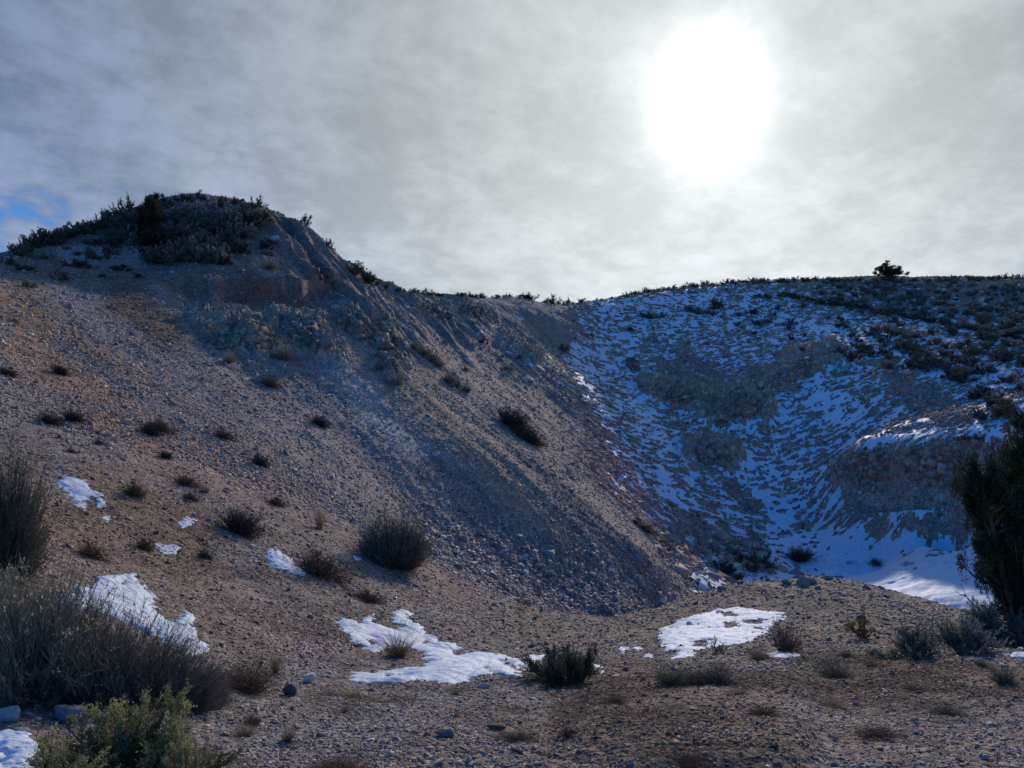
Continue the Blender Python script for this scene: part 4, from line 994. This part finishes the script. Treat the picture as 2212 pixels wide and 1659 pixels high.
# juniper sapling, big juniper, far junipers
sap = lambda: g_juniper(71, lambda z, a: .10 + .30 * (1 - z) * (1 + .7 * math.cos(a - math.pi)), [(.02, .0, .98), (-.18, .02, .78), (-.55, .0, .55), (.25, 0, .35)], 60, 130, 150, .026, c=(.15,.12,.05), bark=(.10,.06,.04), rad=.10, dead=4, open_=-.12)
def tree(key, fn, u, v, h, label, name='juniper', rz=0, parts=True, wide=1.0, rmin=1.6, group=None):
    x, y, z = hit(u, v, rmin); s_ = h * (y * CP + z * SP) / F
    return plant(key, fn, name, 'tree', label, (x, y, z - .02 * s_), (s_ * wide, s_ * wide, s_), rz, parts, group)
tree('sapling', sap, 1868, 1380, 66, 'small rusty green juniper sapling with a leaning left branch', wide=1.15)
def jshape(z, a):
    return .42 * (1 - max(0, z - .15)) ** 1.0 * (.75 + .25 * math.sin(z * 21 + a * 2)) * (1 if z > .16 else .4) + .03
jun = lambda: g_juniper(72, jshape, [(.02, 0, 1.0), (-.30, 0, .78), (.22, .1, .85), (-.1, -.1, .6)], 230, 1150, 85, .020, c=(.042,.052,.030), rad=.085, dead=16, open_=-.20)
tree('juniper_big', jun, 2212, 1392, 520, 'tall dark juniper tree at the right edge', wide=.55, rz=.25)
fj = lambda: g_juniper(73, lambda z, a: .40 * (1.05 - z) + .06, [(.0, 0, 1.05), (-.25, 0, .8), (.30, 0, .82), (.1, .2, .9), (-.1, -.1, .95), (.5, 0, .45), (-.5, 0, .42)], 130, 330, 60, .05, c=(.05,.055,.035), rad=.10, dead=0, open_=-.25)
tree('juniper_far', fj, 1920, 606, 42, 'lone small juniper tree on the right skyline', wide=1.35, rmin=60)
hj = lambda: g_juniper(74, lambda z, a: .30 * (1 - .5 * z) + .05 * math.sin(z * 20), [(.0, 0, 1.0), (-.1, 0, .85)], 80, 260, 60, .045, c=(.05,.048,.032), rad=.11, dead=0)
tree('juniper_hill', hj, 326, 538, 122, 'dark juniper tree on the left hilltop', wide=.95, rmin=40)

# left hilltop brush
H = [('skyline0',275,466,52,50,'tall gnarled sagebrush left of the hilltop juniper on the skyline'),('skyline1',352,442,32,24,'small skyline bush right of the hilltop juniper'),
 ('far_sage0',400,436,42,22,'left one of two dense bushes on the summit'),('far_sage2',428,432,36,20,'right one of two dense bushes on the summit'),('skyline2',480,440,34,16,'thin bush right of the summit'),
 ('skyline3',508,440,30,14,'thin low bush between summit and the flat-topped bush'),('far_sage1',555,446,40,20,'flat-topped bush on the right shoulder of the hilltop'),
 ('skyline1',658,480,36,28,'rounded bush on the steep right skyline of the hill'),('skyline2',710,534,20,22,'small bush hanging on the hill edge'),
 ('far_sage0',765,594,46,34,'dense dark bush upper of two at the notch right of the hill'),('far_sage2',795,612,50,34,'dense dark bush lower of two at the notch right of the hill'),
 ('skyline0',835,624,28,14,'low bush right of the notch on the rim'),('skyline3',865,630,22,10,'tiny bush on the rim')]
for k, u, v, w, h, lb in H: put(k, u, v, w, h, lb, name='sagebrush', parts=False, rmin=40)
r2 = random.Random(5)
for i in range(24):
    u = 38 + i * 9.6 + r2.uniform(-3, 3); v = 540 - (u - 38) * .34 + r2.uniform(2, 16)
    put('far_sage%d' % (i % 3), u, v, r2.uniform(30, 50), r2.uniform(20, 34), 'dark sagebrush in the row along the left skyline of the hill', name='sagebrush', parts=False, group='sagebrush along the left skyline', rmin=40)
n_ = 0
while n_ < 75:
    u = r2.uniform(240, 580); v = r2.uniform(446, 572)
    if v < 455 + abs(u - 430) * .18 or (u < 300 and v > 530) or (u > 540 and v > 500): continue
    pale = r2.random() < .35
    put('far_sage3' if pale else 'far_sage%d' % r2.randrange(3), u, v, r2.uniform(40, 66), r2.uniform(26, 44),
        'greyish sagebrush in the thicket on the hilltop flank' if pale else 'dark sagebrush in the thicket on the hilltop flank', name='sagebrush', parts=False, group='pale sagebrush of the hilltop thicket' if pale else 'dark sagebrush of the hilltop thicket', rmin=40); n_ += 1
for i, (u, v, w, h) in enumerate([(170,578,56,24),(130,606,32,24),(265,584,44,16),(55,585,46,16),(18,572,40,18),(225,600,24,12),(200,560,36,14),(95,560,40,14),(300,600,26,12),(60,620,30,14)]):
    put('far_sage%d' % (i % 3), u, v, w, h, 'dark low shrub scattered on the shelf below the left hilltop', name='sagebrush', parts=False, group='shrubs on the shelf below the hilltop', rmin=30)
# rim skyline
for i, (u, w, h, lb) in enumerate([(1040,14,14,'bushy dark shrub on the low rim, alone'),(1078,22,10,'low shrub on the rim right of the lone one'),(1140,46,14,'broad shrub on the rim left of the tallest'),
    (1196,32,20,'tallest shrub on the low rim'),(1228,13,17,'narrow upright shrub on the rim'),(1255,24,10,'low shrub at the right end of the rim brush')]):
    put('skyline%d' % (i % 4), u, 643, w, h, lb, name='sagebrush', parts=False, rmin=60)
for i in range(40):
    u = r2.uniform(885, 1250); bulk('rim_brush', 'skyline%d' % (i % 4), u, 640 if u > 930 else 634, r2.uniform(12, 24), r2.uniform(5, 11), 62)
def rimv(u): return float(np.interp(u, [1340, 1450, 1600, 1750, 1900, 2050, 2212], [640, 622, 609, 606, 609, 605, 599]))
for i in range(64):
    u = 1350 + i * 13.7 + r2.uniform(-5, 5); bulk('skyline_brush', 'far_sage%d' % r2.randrange(4), u, rimv(u) + r2.uniform(0, 5), r2.uniform(13, 28), r2.uniform(6, 13), 80)
# right hillside
def hillbush(n, test, lo, hi, label, group, kinds=(0, 1, 2)):
    c = 0; t = 0
    while c < n and t < 9000:
        t += 1; u = r2.uniform(1380, 2230); v = r2.uniform(612, 960)
        if not test(u, v): continue
        w = r2.uniform(lo, hi) * (.7 + (v - 600) / 420)
        if label is None: bulk('skyline_brush', 'far_sage%d' % r2.choice(kinds), u, v, w, w * r2.uniform(.5, .75), 44)
        else: put('far_sage%d' % r2.choice(kinds), u, v, w, w * r2.uniform(.5, .75), label, name='sagebrush', parts=False, group=group, rmin=44)
        c += 1
line = lambda u: 620 + (u - 1600) * .18
hillbush(230, lambda u, v: u > 1750 + (v - 610) * .8 and rimv(u) + 6 < v < line(u) + 6, 12, 26, None, None, (0, 1, 3))
hillbush(60, lambda u, v: u > 1500 and line(u) + 4 < v < line(u) + 85 + (u - 1500) * .06, 14, 30, 'sagebrush on the snowy hillside just below the dark diagonal band', 'sagebrush below the diagonal band')
hillbush(50, lambda u, v: u > 2060 and 690 < v < 930 and (u - 2060) * 1.1 > abs(v - 800) * .5, 20, 40, 'large dark sagebrush massed at the right edge above the juniper', 'sagebrush massed at the right edge', (0, 2, 2))
hillbush(26, lambda u, v: 1830 < u < 2080 and 715 < v < 800, 22, 44, 'dark sagebrush in the middle of the right hillside above the snowy hollow', 'sagebrush above the snowy hollow', (0, 2))
for i in range(46):
    u = 1690 + i * 11.4; bulk('skyline_brush', 'far_sage2', u, line(u) + 2 + r2.uniform(-2, 2), r2.uniform(20, 30), r2.uniform(8, 13), 60)
for i, (u, v, w, h, lb) in enumerate([(1395,690,34,18,'left dark bush below the rim snow'),(1432,690,24,16,'right dark bush below the rim snow'),(1360,716,22,12,'dark bush at the top of the snowy gully'),(1490,672,34,16,'dark bush on the crest of the snowy knoll'),
    (1925,798,44,22,'wide dark bush at the head of the snowy hollow'),(1960,792,30,16,'smaller dark bush right of the wide one at the hollow'),(2082,962,30,12,'left dark clump on the snowy ledge'),(2112,960,26,12,'right dark clump on the snowy ledge'),
    (1870,962+8,12,6,'tiny dark clump on the lip of the ledge')]):
    put('far_sage%d' % (i % 3), u, v, w, h, lb, name='sagebrush', parts=False, rmin=44)
hillbush(110, lambda u, v: v > 640 + (1700 - u) * .1 and v < 700 + (u - 1600) * .12 + 60 * r2.random() and u > 1520, 9, 19, None, None, (0, 1, 3))
for i in range(90):
    u = r2.uniform(100, 590); v = r2.uniform(436, 560)
    if v > 540 - (u - 38) * .30 + 4 or u > 300:
        if v > 428 + abs(u - 430) * .16: bulk('hilltop_brush', 'far_sage%d' % r2.randrange(4), u, v, r2.uniform(20, 40), r2.uniform(10, 20), 40)
link('hilltop_brush', BULK['hilltop_brush'].mesh('hilltop_brush'), M_leaf, label='low dark undergrowth between the bushes of the left hilltop', cat='brush', kind='stuff')
link('rim_brush', BULK['rim_brush'].mesh('rim_brush'), M_leaf, label='fringe of tiny dark brush along the low middle rim', cat='brush', kind='stuff')
link('hillside_brush', BULK['skyline_brush'].mesh('hillside_brush'), M_leaf, label='tiny far brush along the right skyline and the dark diagonal band below it', cat='brush', kind='stuff')
# pit floor
for k, u, v, w, h, lb in [('sage_dark',1622,1228,88,46,'large dark shrub on the pit floor'),('sage_dark',1574,1240,62,36,'dark shrub at the left end of the pit floor'),('sage_dark',1592,1256,40,22,'low dark shrub in front of the left pit shrub'),
    ('dark_brush',1727,1216,58,34,'bristly dark shrub right of the largest pit shrub'),('dark_brush',1898,1226,36,20,'dark shrub at the middle of the pit floor'),('dark_brush',1968,1232,32,18,'sparse dark shrub near the pale boulder'),
    ('dark_brush',1838,1218,26,9,'low dark shrub behind the middle pit shrub'),('dark_brush',2000,1278,26,10,'tiny shrub standing alone in the open snow'),('dark_brush',1845,1240,20,7,'tiny dark plant in the snow by the middle pit shrub')]:
    put(k, u, v, w, h, lb, rmin=28)

# ------------------------------------------------------------------ dead grass and twigs lying on the ground
def litter(n, r0, r1, field, L, c, rng):
    az, R = scatter(n, r0, r1, rng); k = keep_by(field, az, R, rng); az, R = az[k], R[k]; n = len(az)
    x, y = R * np.sin(az), R * np.cos(az); z = gz(x, y); l = L * rng.lognormal(0, .5, n) * np.maximum(R / 7, .7)
    a = rng.uniform(0, 2 * np.pi, n); d = np.stack([np.cos(a), np.sin(a), rng.uniform(-.1, .9, n)], -1)
    Pn = curve(np.stack([x, y, z + .002], -1), d, l, rng, 3, (0, 0, -.6), .3)
    g = Geo(); tubes(g, Pn, .0011 * np.maximum(R / 6, .7), .0004 * np.maximum(R / 6, .7), np.array(c) * rng.uniform(.4, 1.5, (n, 1))); return g
fld = np.clip(.12 + .75 * zone([(1200,1510,2212,1500,30),(1300,1570,1650,1600,90),(1750,1440,2212,1480,40),(700,1500,1100,1530,30)], rmax=16) + .5 * zone([(60,1130,420,1180,70),(500,1290,760,1330,60)], rmin=7), 0, 1) * ss(-.35, .2, fbm(GX * .9, GY * .9, 3, 401))
g1 = litter(190000, 3.4, 19, fld, .05, (.22, .165, .12), RNG)
link('grass_litter', g1.mesh('grass_litter'), M_leaf, label='sparse dead grass and twigs scattered over the near gravel', cat='dry grass', kind='stuff')

# ------------------------------------------------------------------ labels of look-alikes: count them off from the left as the photo shows them
def ordinal(n):
    return '%d%s' % (n, 'th' if 10 <= n % 100 <= 20 else {1: 'st', 2: 'nd', 3: 'rd'}.get(n % 10, 'th'))
SHORT = {'dark sagebrush of the hilltop thicket': 'dark sagebrush, %s from the left in the left hilltop thicket',
         'pale sagebrush of the hilltop thicket': 'greyish sagebrush, %s from the left among pale bushes of the hilltop thicket',
         'sagebrush along the left skyline': 'dark sagebrush, %s from the left in the row on the left skyline',
         'shrubs on the shelf below the hilltop': 'dark low shrub, %s from the left on the shelf below the hilltop',
         'sagebrush massed at the right edge': 'large sagebrush, %s from the left in the mass above the juniper',
         'sagebrush above the snowy hollow': 'dark sagebrush, %s from the left of those above the snowy hollow',
         'sagebrush below the diagonal band': 'sagebrush, %s from the left on snow just below the dark diagonal band',
         'boulders strewn on the pit floor': 'small grey boulder, %s from the left on the snowy pit floor',
         'larger blocks at the foot of the talus': 'larger grey-brown block, %s from the left at the foot of the talus'}
for gname, fmt in SHORT.items():
    mem = [o for o in COL.objects if o.get('group') == gname and o.parent is None]
    mem.sort(key=lambda o: float(project(*o.location)[0]))
    for i, o in enumerate(mem): o['label'] = fmt % ordinal(i + 1)
